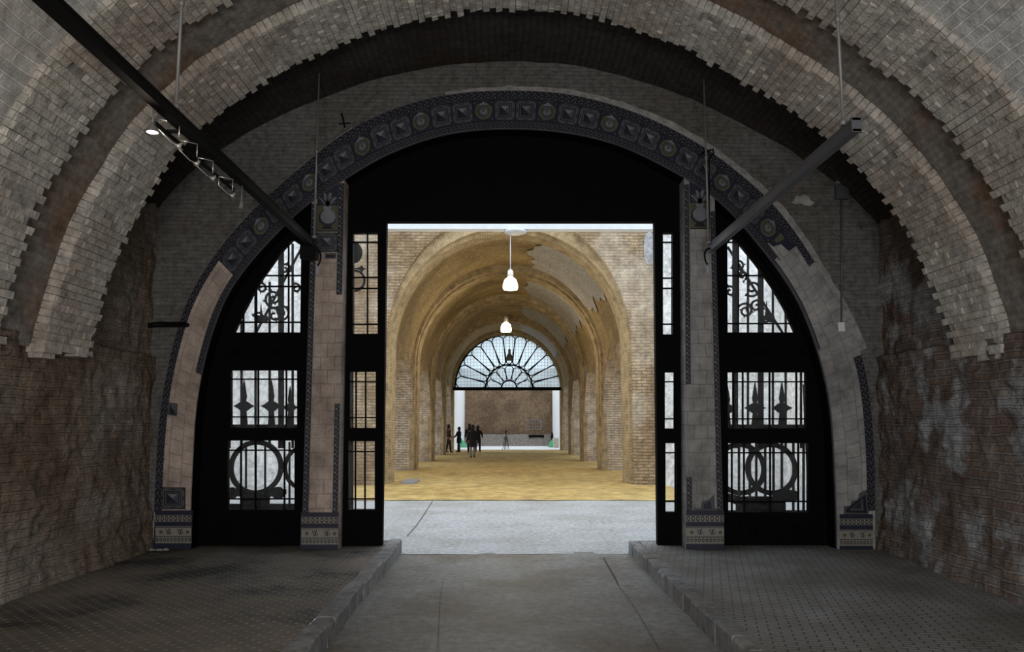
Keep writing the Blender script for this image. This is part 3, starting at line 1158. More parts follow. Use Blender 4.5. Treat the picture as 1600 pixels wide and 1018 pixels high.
# ------------------------------------------------------------------ pilasters between door and side doors
def pilaster(name, topL, botL, topR, botR, mat, label, left):
    root = empty(name, (P((botL + botR) / 2, 856, YF)[0], YF, ZP), label, 'tiled pilaster')
    Yp = YF - .02

    def col(v):
        k = (v - 290) / (855 - 290)
        return topL + (botL - topL) * k, topR + (botR - topR) * k
    # shaft outline up to the arch soffit
    a = P(*(col(285)[0], 285), Yp)
    b = P(*(col(285)[1], 285), Yp)
    mb = MB()
    lo = P(botL, 856, Yp)[0]
    ro = P(botR, 856, Yp)[0]
    la, ra = P(topL, 290, Yp)[0], P(topR, 290, Yp)[0]
    # top cut along the arch
    def arch_z(x):
        best = min(icurve, key=lambda p: abs(p[0] - x) + (10 if p[1] < 2.5 else 0))
        return best[1] - 0.005
    mb.plate([(lo, ZP - .02), (ro, ZP - .02), (ra, arch_z(ra)), (la, arch_z(la))], [], Yp, YF + 0.25)
    mb.build('shaft', mat, root)

    def q(mb, a0, a1, v0, v1, mi, dy):
        l0, r0 = col(v0)
        l1, r1 = col(v1)
        px_poly(mb, [(l0 + (r0 - l0) * a0, v0), (l0 + (r0 - l0) * a1, v0), (l1 + (r1 - l1) * a1, v1), (l1 + (r1 - l1) * a0, v1)], mi, dy, Yp)

    def strip(mb, a0, a1, v0, v1):
        q(mb, a0, a1, v0, v1, 0, .004)
        q(mb, a0, a0 + (a1 - a0) * .1, v0, v1, 2, .005)
        q(mb, a1 - (a1 - a0) * .1, a1, v0, v1, 2, .005)
        n = int((v1 - v0) / 7)
        for k in range(n):
            va = v0 + (v1 - v0) * k / n
            vb = v0 + (v1 - v0) * (k + .8) / n
            vm = (va + vb) / 2
            q(mb, a0 + (a1 - a0) * .22, a0 + (a1 - a0) * .5, va, vm, 3 if k % 2 else 2, .006)
            q(mb, a0 + (a1 - a0) * .5, a0 + (a1 - a0) * .78, vm, vb, 2, .006)
    mb = MB()
    st = 262 if left else 278
    if left:
        strip(mb, 0.0, .17, 318, 800)
        strip(mb, 0.82, 1.0, 286, 460)
        strip(mb, 0.84, 1.0, 630, 800)
    else:
        strip(mb, 0.0, .16, 288, 600)
        strip(mb, 0.0, .16, 745, 798)
        strip(mb, 0.84, 1.0, 330, 798)
    mb.build('border_strips', TM, root)
    # vase panel
    mb = MB()
    v0 = 300 if left else 296
    q(mb, .17, .83, v0 - 12, v0 + 21, 1, .004)
    q(mb, .17, .83, v0 + 21, v0 + 60, 4, .004)
    c0, c1 = col(v0 + 40)
    cx = c0 + (c1 - c0) * .5
    px_poly(mb, [(cx + 14 * math.cos(t), v0 + 40 + 13 * math.sin(t)) for t in [2 * PI * k / 22 for k in range(22)]], 1, .006, Yp)
    px_poly(mb, [(cx + 1 + 12 * math.cos(t), v0 + 38.5 + 11 * math.sin(t)) for t in [2 * PI * k / 22 for k in range(22)]], 3, .007, Yp)
    px_poly(mb, [(cx - 7, v0 + 22), (cx + 7, v0 + 22), (cx + 5, v0 + 28), (cx - 5, v0 + 28)], 3, .0075, Yp)
    px_poly(mb, [(cx - 5, v0 + 52), (cx + 5, v0 + 52), (cx + 9, v0 + 58), (cx - 9, v0 + 58)], 0, .0075, Yp)
    for k in range(9):
        an = PI * (0.12 + .76 * k / 8)
        r = 17 + 4 * (k % 2)
        px_poly(mb, [(cx - 1.5, v0 + 22), (cx + 1.5, v0 + 22), (cx + r * .8 * math.cos(an) + 2, v0 + 22 - r * math.sin(an)), (cx + r * .8 * math.cos(an) - 2, v0 + 21 - r * math.sin(an))], 3 if k % 2 else 2, .006, Yp)
    q(mb, .17, .83, v0 + 60, v0 + 62, 0, .006)
    if left:
        def f(a, b):
            l, r = col(378)
            return P(l + (r - l) * (.17 + .66 * a), 394 - 31 * b, Yp)
        square_tile(mb, f, Yp - .005)
        q(mb, .45, .8, 395, 404, 2, .005)
        q(mb, .5, .75, 398, 402, 0, .006)
    else:
        mb.build('vase_panel', TM, root)
        mb = MB()
        px_poly(mb, [(1095, 797), (1096, 783), (1107, 780), (1116, 772), (1117, 798)], 2, .006, Yp)
        px_poly(mb, [(1099, 794), (1100, 787), (1110, 781), (1112, 795)], 1, .007, Yp)
        px_poly(mb, [(1084, 798), (1084, 794), (1122, 794), (1122, 798)], 2, .0065, Yp)
    mb.build('vase_panel' if left else 'broken_tile', TM, root)
    mb = MB()
    l, r = col(830)
    dado(mb, l - 1, r + 1, 800 if left else 797, 858 if left else 857, Yp - .012)
    x0, z0 = P(l - 1, 800 if left else 797, Yp)
    x1, z1 = P(r + 1, 850, Yp)
    mb.box(x0, x1, Yp - .011, Yp, ZP - .02, z0, 1)
    mb.build('dado', TM, root)
    return root


pilaster('tiled_pilaster', 488, 471, 538, 527, 'tileplaster', 'pinkish pilaster with blue vase tile left of the central opening', True)
pilaster('tiled_pilaster', 1069, 1073, 1116, 1131, 'tileplaster_r', 'grey pilaster with blue vase tile right of the central opening', False)

# ------------------------------------------------------------------ doors
YD = YF + 0.25      # front plane of the woodwork


def pxl(pts, Yp=YD):
    return [P(u, v, Yp) for u, v in pts]


def rect(u0, u1, v0, v1):
    return [(u0, v0), (u1, v0), (u1, v1), (u0, v1)]


def bar_px(mb, u0, v0, u1, v1, w, Yp, d=0.02, mi=0):
    """flat bar between two photograph points, w metres wide and d deep, on plane Yp"""
    a = Vector(P(u0, v0, Yp))
    b = Vector(P(u1, v1, Yp))
    dr = (b - a)
    dr.normalize()
    n = Vector((-dr.y, dr.x)) * w / 2
    mb.plate([tuple(a - n), tuple(b - n), tuple(b + n), tuple(a + n)], [], Yp, Yp + d, mi=mi)


def window_unit(root, name, panes, vm, hm, bars_w=0.022):
    """glass, with its glazing bars as child"""


def glazing(root, outline, vs, hs):
    """one obscured glass pane with wooden glazing bars; outline in photograph points"""
    g = MB()
    g.plate(pxl(outline, YD + .04), [], YD + .04, YD + .045)
    go = g.build('pane', 'glass', root)
    us = [p[0] for p in outline]
    vv = [p[1] for p in outline]
    b = MB()

    def span_v(u):
        ys = []
        n = len(outline)
        for i in range(n):
            (x0, y0), (x1, y1) = outline[i], outline[(i + 1) % n]
            if (x0 - u) * (x1 - u) < 0:
                ys.append(y0 + (y1 - y0) * (u - x0) / (x1 - x0))
        return (min(ys), max(ys)) if len(ys) > 1 else None

    def span_h(v):
        xs = []
        n = len(outline)
        for i in range(n):
            (x0, y0), (x1, y1) = outline[i], outline[(i + 1) % n]
            if (y0 - v) * (y1 - v) < 0:
                xs.append(x0 + (x1 - x0) * (v - y0) / (y1 - y0))
        return (min(xs), max(xs)) if len(xs) > 1 else None
    for u in vs:
        s = span_v(u)
        if s:
            bar_px(b, u, s[0] - 1, u, s[1] + 1, .017, YD + .022, .035)
    for v in hs:
        s = span_h(v)
        if s:
            bar_px(b, s[0] - 1, v, s[1] + 1, v, .017, YD + .02, .035)
    if vs or hs:
        b.build('glazing_bars', 'wood', go)


def arch_piece(t0, t1, s=0.12, n=40):
    return [band(t0 + (t1 - t0) * k / n, s) for k in range(n + 1)]


# left side door
ULp = [(365, 519), (469, 519), (470.5, 383), (457, 374), (443, 388), (428, 408), (410, 433), (393, 462), (378, 491)]
MLp = rect(360, 464, 578, 668)
LLp = rect(355, 460, 688, 796)
tp = t_of_px(500, 290)
lo = arch_piece(0, tp)
xpl = P(498, 500, YD)[0]
outl = [(lo[0][0], ZP)] + [p for p in lo if p[0] < xpl] + [(xpl, lo[-1][1]), (P(480, 850, YD)[0], ZP)]
d1 = empty('door_1', (P(390, 855, YD)[0], YD, ZP), 'dark glazed side door under the left half of the tiled arch', None, kind='structure')
mb = MB()
mb.plate(outl, [pxl(ULp), pxl(MLp), pxl(LLp)], YD, YD + 0.09)
mb.build('frame', 'wood', d1)
glazing(d1, ULp, [380, 400, 450.5], [430, 447, 503])
glazing(d1, MLp, [403, 447], [592, 651])
glazing(d1, LLp, [376, 399, 444], [703, 779])
# right side door
URp = [(1137, 519), (1243, 519), (1227, 482), (1207, 447), (1182, 412), (1157, 381), (1145, 371), (1136.5, 380)]
MRp = rect(1137, 1260, 581, 669)
LRp = rect(1138, 1264, 692, 800)
ro = arch_piece(t_of_px(1100, 275), 1)
xpr = P(1104, 500, YD)[0]
outr = [(P(1120, 850, YD)[0], ZP), (xpr, max(p[1] for p in ro))] + [p for p in ro if p[0] > xpr] + [(ro[-1][0], ZP)]
d2 = empty('door_2', (P(1210, 855, YD)[0], YD, ZP), 'dark glazed side door under the right half of the tiled arch', None, kind='structure')
mb = MB()
mb.plate(outr, [pxl(URp), pxl(MRp), pxl(LRp)], YD, YD + 0.09)
mb.build('frame', 'wood', d2)
glazing(d2, URp, [1154], [378, 430, 447, 505])
glazing(d2, MRp, [1146, 1161, 1203, 1245], [596, 654])
glazing(d2, LRp, [1144, 1163, 1204, 1248], [707, 783])
# raised panels and mouldings, barely visible in the dark
for root, u0, u1 in ((d1, 318, 468), (d2, 1137, 1288)):
    mb = MB()
    for (a, b_, va, vb) in ((0.12, .88, 808, 845), (0.2, .9, 530, 568)):
        o4 = pxl(rect(u0 + (u1 - u0) * a, u0 + (u1 - u0) * b_, va, vb), YD - .02)
        i4 = pxl(rect(u0 + (u1 - u0) * a + 5, u0 + (u1 - u0) * b_ - 5, va + 5, vb - 5), YD - .02)
        mb.plate(o4, [i4], YD - .02, YD)
        cxx = (u0 + (u1 - u0) * (a + b_) / 2)
        for sx in (-1, 1):
            pts = []
            for k in range(30):
                th = k * .35
                rr = 9 * (1 - k / 34)
                q = P(cxx + sx * (34 + rr * math.cos(th)), (va + vb) / 2 + rr * .8 * math.sin(th), YD)
                pts.append((q[0], YD - .012, q[1]))
            mb.tube(pts, .012, 5)
    mb.build('carved_panel', 'wood', root)

# central surround
d3 = empty('door_3', (P(810, 856, YD)[0], YD, ZP), 'dark wooden surround with transom and narrow sidelights round the central opening', None, kind='structure')
tl, tr_ = t_of_px(500, 290), t_of_px(1100, 275)
top = arch_piece(tl, tr_, .12, 60)
xl = P(532, 300, YD)[0]
xr = P(1076, 300, YD)[0]
top = [p for p in top if xl < p[0] < xr]
outc = [(P(520, 857, YD)[0], ZP - .02), (xl, top[0][1])] + top + [(xr, top[-1][1]), (P(1082, 857, YD)[0], ZP - .02)] + \
       [(P(1028, 857, YD)[0], ZP - .02), P(1022.5, 346, YD), P(604, 346, YD), (P(597, 857, YD)[0], ZP - .02)]
sl = [rect(551, 590, 363, 521), rect(546.5, 587, 580, 668), rect(544, 585.5, 689, 796)]
sr = [rect(1036, 1051.5, 363, 522), rect(1039, 1056, 581, 669), rect(1040, 1058, 692, 800)]
mb = MB()
mb.plate(outc, [pxl(r) for r in sl + sr], YD, YD + 0.12)
mb.build('frame', 'wood', d3)
glazing(d3, sl[0], [574], [378, 433, 450, 506])
glazing(d3, sl[1], [556, 571], [596, 652])
glazing(d3, sl[2], [555, 570], [705, 779])
glazing(d3, sr[0], [], [378, 434, 450, 506])
glazing(d3, sr[1], [1054], [596, 654])
glazing(d3, sr[2], [1055.5], [707, 783])

# ------------------------------------------------------------------ wrought iron gates behind the glass
YG = YD + 0.35


def ring_px(mb, cu, cv, ru, w, Yp):
    c = P(cu, cv, Yp)
    e = P(cu + ru, cv, Yp)
    r = abs(e[0] - c[0])
    o_ = [(c[0] + r * math.cos(t), c[1] + r * math.sin(t)) for t in [2 * PI * k / 40 for k in range(40)]]
    i_ = [(c[0] + (r - w) * math.cos(t), c[1] + (r - w) * math.sin(t)) for t in [2 * PI * k / 40 for k in range(40)]]
    mb.plate(o_, [i_], Yp, Yp + .03)


def poly_px(mb, pts, Yp, d=.02):
    mb.plate(pxl(pts, Yp), [], Yp, Yp + d)


def spear(mb, cu, cv, s, Yp):
    """iron spearhead with a four-pointed collar, cross at (cu, cv)"""
    pts = [(0, -42), (2.2, -30), (4.5, -15), (3, -8), (7, -6), (10, -3.5), (17, 0), (10, 3.5), (6, 7), (3.5, 8), (5, 22), (6, 34), (-6, 34), (-5, 22), (-3.5, 8), (-6, 7), (-10, 3.5), (-17, 0),
           (-10, -3.5), (-7, -6), (-3, -8), (-4.5, -15), (-2.2, -30)]
    poly_px(mb, [(cu + x * s, cv + y * s) for x, y in pts], Yp)


def scroll(mb, cu, cv, r0, turns, sgn, Yp, th0=0, w=.016):
    pts = []
    n = int(20 * turns)
    for k in range(n + 1):
        th = th0 + sgn * 2 * PI * turns * k / n
        rr = r0 * (1 - .85 * k / n)
        q = P(cu + rr * math.cos(th), cv + rr * math.sin(th), Yp)
        pts.append((q[0], Yp + .01, q[1]))
    mb.tube(pts, w, 6)
    # leaves breaking off the scroll
    for k in range(0, n, 5):
        th = th0 + sgn * 2 * PI * turns * k / n
        rr = r0 * (1 - .85 * k / n)
        a = (cu + rr * math.cos(th), cv + rr * math.sin(th))
        o_ = (cu + (rr + 4.5) * math.cos(th + .35), cv + (rr + 4.5) * math.sin(th + .35))
        b_ = (cu + rr * math.cos(th + .5), cv + rr * math.sin(th + .5))
        poly_px(mb, [a, o_, b_], Yp)


SCROLLS = []


def build_scrolls(root):
    for a_ in SCROLLS:
        m_ = MB()
        scroll(m_, *a_)
        m_.build('foliage_scroll', 'iron', root)
    SCROLLS.clear()


def disc_px(mb, cu, cv, r, Yp, k=1.0):
    poly_px(mb, [(cu + r * math.cos(t), cv + r * k * math.sin(t)) for t in [2 * PI * j / 20 for j in range(20)]], Yp, .03)


xg, zg = P(400, 856, YG)
g1 = empty('iron_gate', (xg, YG, 0), 'black wrought iron gate with one ring and spearheads behind the left door glass', 'gate')
mb = MB()
for u in (358, 377, 399, 421, 439, 457):
    bar_px(mb, u, 380 if u > 430 else (440 if u > 390 else 500), u, 700, .03 if u != 439 else .075, YG)
for u in (384, 399, 414, 452):
    bar_px(mb, u, 690, u, 800, .024, YG)
bar_px(mb, 350, 668, 475, 668, .09, YG)
bar_px(mb, 350, 800, 475, 800, .22, YG)
x0, _ = P(345, 700, YG)
x1, _ = P(478, 700, YG)
mb.box(x0, x1, YG, YG + .03, 0.0, P(400, 800, YG)[1])
mb.box(x0, x0 + .06, YG, YG + .06, 0.0, P(400, 500, YG)[1])
mb.box(x1 - .06, x1, YG, YG + .06, 0.0, P(400, 380, YG)[1])
bar_px(mb, 472, 385, 398, 522, .03, YG)
mb.build('bars', 'iron', g1)
for (u, v, s) in ((381, 634, 1), (424, 634, 1), (453, 636, .8)):
    mb = MB()
    spear(mb, u, v, s, YG - .03)
    mb.build('spearhead', 'iron', g1)
mb = MB()
ring_px(mb, 399.5, 730, 43, .065, YG - .03)
ring_px(mb, 478, 730, 36, .05, YG + .03)
poly_px(mb, [(352, 764), (375, 762), (399, 772), (423, 762), (447, 764), (447, 772), (420, 776), (399, 780), (378, 776), (352, 772)], YG - .03)
poly_px(mb, [(375, 770), (422, 770), (420, 800), (377, 800)], YG - .03)
disc_px(mb, 362, 770, 9, YG - .03)
disc_px(mb, 434, 770, 10, YG - .03)
mb.build('ring_ornament', 'iron', g1)
mb = MB()
SCROLLS.append((427, 466, 15, 1.6, 1, YG - .03, 1.0))
SCROLLS.append((440, 487, 13, 1.5, -1, YG - .03, 2.0))
SCROLLS.append((408, 450, 10, 1.3, 1, YG - .03, 3.0))
SCROLLS.append((445, 420, 9, 1.3, -1, YG - .03, 0.0))
SCROLLS.append((428, 492, 12, 1.2, 1, YG - .03, 4.0))
SCROLLS.append((462, 450, 8, 1.2, 1, YG - .03, 4.0))
SCROLLS.append((404, 496, 9, 1.4, 1, YG - .03, 3.3))
poly_px(mb, [(405, 500), (407.5, 472), (410, 500)], YG - .03)
disc_px(mb, 402, 497, 5, YG - .03)
disc_px(mb, 414, 497, 5, YG - .03)
mb.build('small_spike', 'iron', g1)
build_scrolls(g1)

xg, zg = P(1200, 856, YG)
g2 = empty('iron_gate', (xg, YG, 0), 'black wrought iron gate with two overlapping rings behind the right door glass', 'gate')
mb = MB()
for u in (1149, 1169, 1189, 1208, 1228, 1252):
    bar_px(mb, u, {1149: 375, 1169: 395, 1189: 420, 1208: 450, 1228: 490, 1252: 560}[u], u, 700, .075 if u in (1149, 1189) else .028, YG)
for u in (1155, 1172, 1182, 1196, 1209, 1222, 1240, 1256):
    bar_px(mb, u, 690, u, 800, .03, YG)
bar_px(mb, 1130, 668, 1268, 668, .09, YG)
x0, _ = P(1126, 700, YG)
x1, _ = P(1268, 700, YG)
mb.box(x0, x1, YG, YG + .03, 0.0, P(1200, 797, YG)[1])
mb.box(x0, x0 + .06, YG, YG + .06, 0.0, P(1130, 380, YG)[1])
mb.box(x1 - .06, x1, YG, YG + .06, 0.0, P(1268, 600, YG)[1])
bar_px(mb, 1137, 385, 1226, 524, .03, YG)
mb.build('bars', 'iron', g2)
for (u, v, s) in ((1137, 638, .9), (1180, 637, 1), (1222, 637, 1)):
    mb = MB()
    spear(mb, u, v, s, YG - .03)
    mb.build('spearhead', 'iron', g2)
for (u, dy_) in ((1157, .0), (1206, .03)):
    mb = MB()
    ring_px(mb, u, 732, 41, .065, YG - .03 - dy_)
    mb.build('ring', 'iron', g2)
mb = MB()
poly_px(mb, [(1130, 768), (1157, 775), (1206, 775), (1232, 764), (1246, 768), (1244, 778), (1215, 788), (1150, 788), (1130, 780)], YG - .06)
poly_px(mb, [(1150, 780), (1228, 780), (1228, 803), (1150, 803)], YG - .06)
disc_px(mb, 1239, 774, 9, YG - .03)
mb.build('ring_base', 'iron', g2)
mb = MB()
SCROLLS.append((1155, 415, 12, 1.5, 1, YG - .03, 1.0))
SCROLLS.append((1176, 450, 13, 1.4, -1, YG - .03, 2.0))
SCROLLS.append((1165, 485, 13, 1.6, 1, YG - .03, 3.0))
SCROLLS.append((1182, 478, 11, 1.3, -1, YG - .03, 0.0))
SCROLLS.append((1141, 455, 9, 1.2, 1, YG - .03, 4.0))
SCROLLS.append((1160, 430, 8, 1.2, -1, YG - .03, 1.0))
SCROLLS.append((1196, 497, 8, 1.2, 1, YG - .03, 5.0))
poly_px(mb, [(1195, 500), (1198, 470), (1201, 500)], YG - .03)
disc_px(mb, 1192, 497, 5, YG - .03)
disc_px(mb, 1205, 497, 6, YG - .03)
mb.build('small_spike', 'iron', g2)
build_scrolls(g2)

xg, zg = P(556, 856, YG)
g3 = empty('iron_gate', (xg, YG, 0), 'folded iron gate leaf with dark knob and ring behind the left sidelight', 'gate')
mb = MB()
bar_px(mb, 549, 350, 549, 856, .05, YG)
bar_px(mb, 549, 350, 560, 350, .03, YG)
disc_px(mb, 552, 394, 14, YG, 1.2)
ring_px(mb, 553, 438, 18, .03, YG)
poly_px(mb, [(552, 419), (562, 417), (565, 414), (568, 418), (572, 419.5), (568, 421), (565, 425), (562, 421)], YG)
mb.build('ornament', 'iron', g3)

# ------------------------------------------------------------------ floors of the hall
mb = MB()
mb.grid(lambda a, b: (-1.46 + 3.3 * a, -7 + 17.7 * b, 0.006 * fbm(a * 6, b * 30, 0)), 24, 140)
mb.build('floor', 'concrete', kind='structure', label='worn grey street running between the two raised pavements')


def pavement(name, x0, x1, y1, mat, label, sgn):
    mb = MB()
    nx, ny = 60, 260

    def fn(a, b):
        x = x0 + (x1 - x0) * a
        y = -7 + (y1 + 7) * b
        return (x, y, ZP + 0.012 * fbm(x * 1.2, y * 1.2, 4.0) - 0.004)
    mb.grid(fn, nx, ny)
    mb.box(x0, x1, y1 - .02, y1, -.05, ZP)
    return mb.build(name, mat, kind='structure', label=label)


pavement('pavement', -4.9, -1.50, 10.60, 'pave_l', 'dark studded tile pavement raised on the left', -1)
pavement('pavement', 1.74, 5.2, 10.55, 'pave_r', 'grey brick pavement raised on the right', 1)


def kerb(name, xin, xout, y0, y1, label, seed):
    root = empty(name, ((xin + xout) / 2, (y0 + y1) / 2, 0), label, None, kind='structure')
    rnd = random.Random(seed)
    y = y1
    mb = MB()
    while y > y0:
        ln = rnd.uniform(0.26, 0.5)
        dz = rnd.uniform(-.012, .012)
        j = rnd.uniform(-.012, .012)
        a, b_ = min(xin, xout), max(xin, xout)
        base = len(mb.v)
        # one stone with chamfered upper edge
        s = 1 if xin > xout else -1      # xin is the street side
        xi = xin + j
        c = rnd.uniform(.012, .03)
        sec = [(xi, -.02), (xi, ZP - c + dz), (xi - s * c, ZP + dz), (xout, ZP + dz), (xout, -.02)]
        for yy in (y - ln + .012, y):
            for (x, z) in sec:
                mb.v.append((x + rnd.uniform(-.006, .006), yy + rnd.uniform(-.008, .008), z))
        n = 5
        for k in range(n):
            mb.f.append((base + k, base + (k + 1) % n, base + n + (k + 1) % n, base + n + k))
        mb.f.append(tuple(base + k for k in range(n)))
        mb.f.append(tuple(base + n + k for k in range(n))[::-1])
        for _ in range(n + 2):
            mb.mi.append(0)
            mb.uv.append(None)
            mb.sm.append(False)
        y -= ln
    mb.build('kerb_stones', 'kerb', root)
    return root


kerb('kerb', -1.36, -1.51, -6, 10.66, 'stone kerb of the left pavement', 2)
kerb('kerb', 1.62, 1.78, -6, 10.6, 'stone kerb of the right pavement', 4)
# thin joints and scratches in the street surface
mb = MB()


def crack(pts, w):
    for i in range(len(pts) - 1):
        (x0, y0), (x1, y1) = PF(*pts[i]), PF(*pts[i + 1])
        d = Vector((x1 - x0, y1 - y0))
        d.normalize()
        n_ = Vector((-d.y, d.x)) * w / 2
        z = .012
        mb.face([(x0 - n_.x, y0 - n_.y, z), (x1 - n_.x, y1 - n_.y, z), (x1 + n_.x, y1 + n_.y, z), (x0 + n_.x, y0 + n_.y, z)])


crack([(676, 783), (662, 805), (650, 822), (636, 838)], .012)
crack([(943, 872), (962, 905), (966, 915)], .012)
crack([(968, 916), (995, 917)], .012)
crack([(966, 915), (985, 940), (1010, 980), (1030, 1016)], .004)
crack([(975, 935), (1030, 935)], .007)
crack([(693, 906), (688, 935), (684, 1015)], .003)
mb.build('floor_joints', 'dark', kind='structure')

# ================================================================== COURT between hall and nave
mb = MB()
mb.grid(lambda a, b: (-9 + 18 * a, 10.55 + 11.2 * b, 0.002), 30, 22)
mb.build('ground', 'courtconcrete', kind='structure', label='pale concrete ground beyond the doorway')
mb = MB()


def sandfn(a, b):
    x = -4.3 + 8.7 * a
    y = 17.62 + 32.0 * b
    return (x, y + (0.06 * fbm(x * 2, 0, 0) if b == 0 else 0), 0.016 + 0.012 * fbm(x * .8, y * .8, 1.0))


mb.grid(sandfn, 90, 160)
mb.build('ground', 'sand', kind='structure', label='yellow sand floor of the long vaulted nave')
mb = MB()
mb.box(-9, 9, 49.6, 58, -.05, 0.03)
mb.build('ground', 'bright', kind='structure', label='bright pale ground past the nave')
mb = MB()
mb.box(-9, 9, 21.8, 49.6, -.05, 0.0)
mb.build('ground', 'sand', kind='structure', label='sand under the side bays of the nave')
# court side walls, lime washed
for s, nm in ((-1, 'wall_court_left'), (1, 'wall_court_right')):
    mb = MB()
    mb.box(min(s * 7.6, s * 8), max(s * 7.6, s * 8), 10.15, 21.9, 0, 5.5)
    mb.build(nm, 'white', kind='structure', label='lime washed court wall')
for xa, xb, nm in ((-7.6, -4.35, 'wall_court_end_left'), (4.25, 7.6, 'wall_court_end_right')):
    mb = MB()
    mb.box(xa, xb, 21.5, 21.74, 0, 9)
    mb.build(nm, 'white', kind='structure', label='lime washed end wall of the court')
# white beam across the court with ceiling rose and first pendant lamp
zb = P(800, 357.5, 19.8)[1]
mb = MB()
mb.box(-7.6, 7.6, 19.8, 20.1, zb, zb + .45)
mb.build('beam', 'whitepaint', kind='structure', label='white painted beam across the top of the opening')

# ================================================================== NAVE
NX0, NX1 = -3.33, 3.50
NCX = (NX0 + NX1) / 2
NH = (NX1 - NX0) / 2
SPR = 3.8


def nave_arc(hw, rise, n=48, z0=SPR):
    return [(NCX - hw * math.cos(PI * k / n), z0 + rise * math.sin(PI * k / n)) for k in range(n + 1)]


def ochre_wall_uv(mb):
    pass


# entrance wall of the nave with its big arched opening
arc = nave_arc(NH, 3.88)
mb = MB()
mb.plate([(-8, -.2), (-8, 9), (8, 9), (8, -.2)], [[(NX0, -.1)] + arc + [(NX1, -.1)]], 21.75, 22.1)
mb.build('wall_nave_front', 'ochre', kind='structure', label='rough ochre brick wall where the nave begins')
# blue grey patch
mb = MB()
pt = []
for k in range(18):
    t = 2 * PI * k / 18
    pt.append(P(1015 + 9 * math.cos(t) * (1 + .3 * noise.noise(Vector((t * 2, 1, 0)))), 388 + 26 * math.sin(t) * (1 + .2 * noise.noise(Vector((t * 2, 5, 0)))), 21.74))
mb.plate(pt, [], 21.735, 21.76)
mb.build('trim_2', 'palegrey', kind='structure', label='pale blue patch high on the nave front wall')

PIERS = [(22.0, 23.35), (28.4, 29.9), (35.1, 36.6), (41.9, 43.4), (48.6, 50.0)]
for s, nm, lab in ((-1, 'wall_nave_left', 'left brick arcade of the nave'), (1, 'wall_nave_right', 'right brick arcade of the nave')):
    xi = NX0 if s < 0 else NX1
    xo = xi + s * 1.1
    holes = []
    for i in range(4):
        y0, y1 = PIERS[i][1], PIERS[i + 1][0]
        h = [(y0, -.1)]
        for k in range(25):
            t = PI * k / 24
            hw = (y1 - y0) / 2
            h.append(((y0 + y1) / 2 - hw * math.cos(t), 1.75 + 2.35 * math.sin(t)))
        h.append((y1, -.1))
        holes.append(h)
    mb = MB()
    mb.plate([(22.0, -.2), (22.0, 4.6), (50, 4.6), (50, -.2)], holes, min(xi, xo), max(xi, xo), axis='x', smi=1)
    mb.build(nm, ['ochre', 'litjamb'], kind='structure', label=lab)
    # outer wall of the side bays
    mb = MB()
    xa = xi + s * 3.6
    mb.box(min(xa, xa + s * .3), max(xa, xa + s * .3), 22.0, 50, 0, 2.8)
    mb.build(nm + '_outer', 'white', kind='structure', label='pale outer wall of the side bays')

# vault surface and ribs
mb = MB()


def vaultfn(a, b):
    y = 22.0 + 28.0 * b
    t = PI * a
    hw, rs = NH + .02, 3.66
    x = NCX - hw * math.cos(t)
    z = SPR + rs * math.sin(t)
    d = 0.02 * fbm(x, y, z)
    return (x, y, z + d)


mb.grid(vaultfn, 64, 120, uvfn=lambda a, b: (22 + 28 * b, a * PI * 3.5))
mb.build('ceiling', 'navevault', kind='structure', label='ochre barrel vault over the sand floored nave')
# pale grey areas on the right haunch of the vault
for i, (ya, yb) in enumerate(((23.8, 28.2), (30.2, 34.8), (37.0, 41.6), (43.8, 48.4))):
    mb = MB()

    def pf(a, b, ya=ya, yb=yb, i=i):
        y = ya + (yb - ya) * b
        wob = .03 * noise.noise(Vector((y * 1.3, i * 3.0, 0)))
        t0 = PI * (.60 + wob - .03 * math.sin(PI * b))
        t1 = PI * (.83 + wob * 1.5)
        t = t0 + (t1 - t0) * a
        return (NCX - (NH - .02) * math.cos(t), y, SPR + (3.66 - .045) * math.sin(t))
    mb.grid(pf, 14, 14)
    mb.build('trim_%d' % (i + 3), 'palegrey', kind='structure', label='pale grey area on the nave vault')

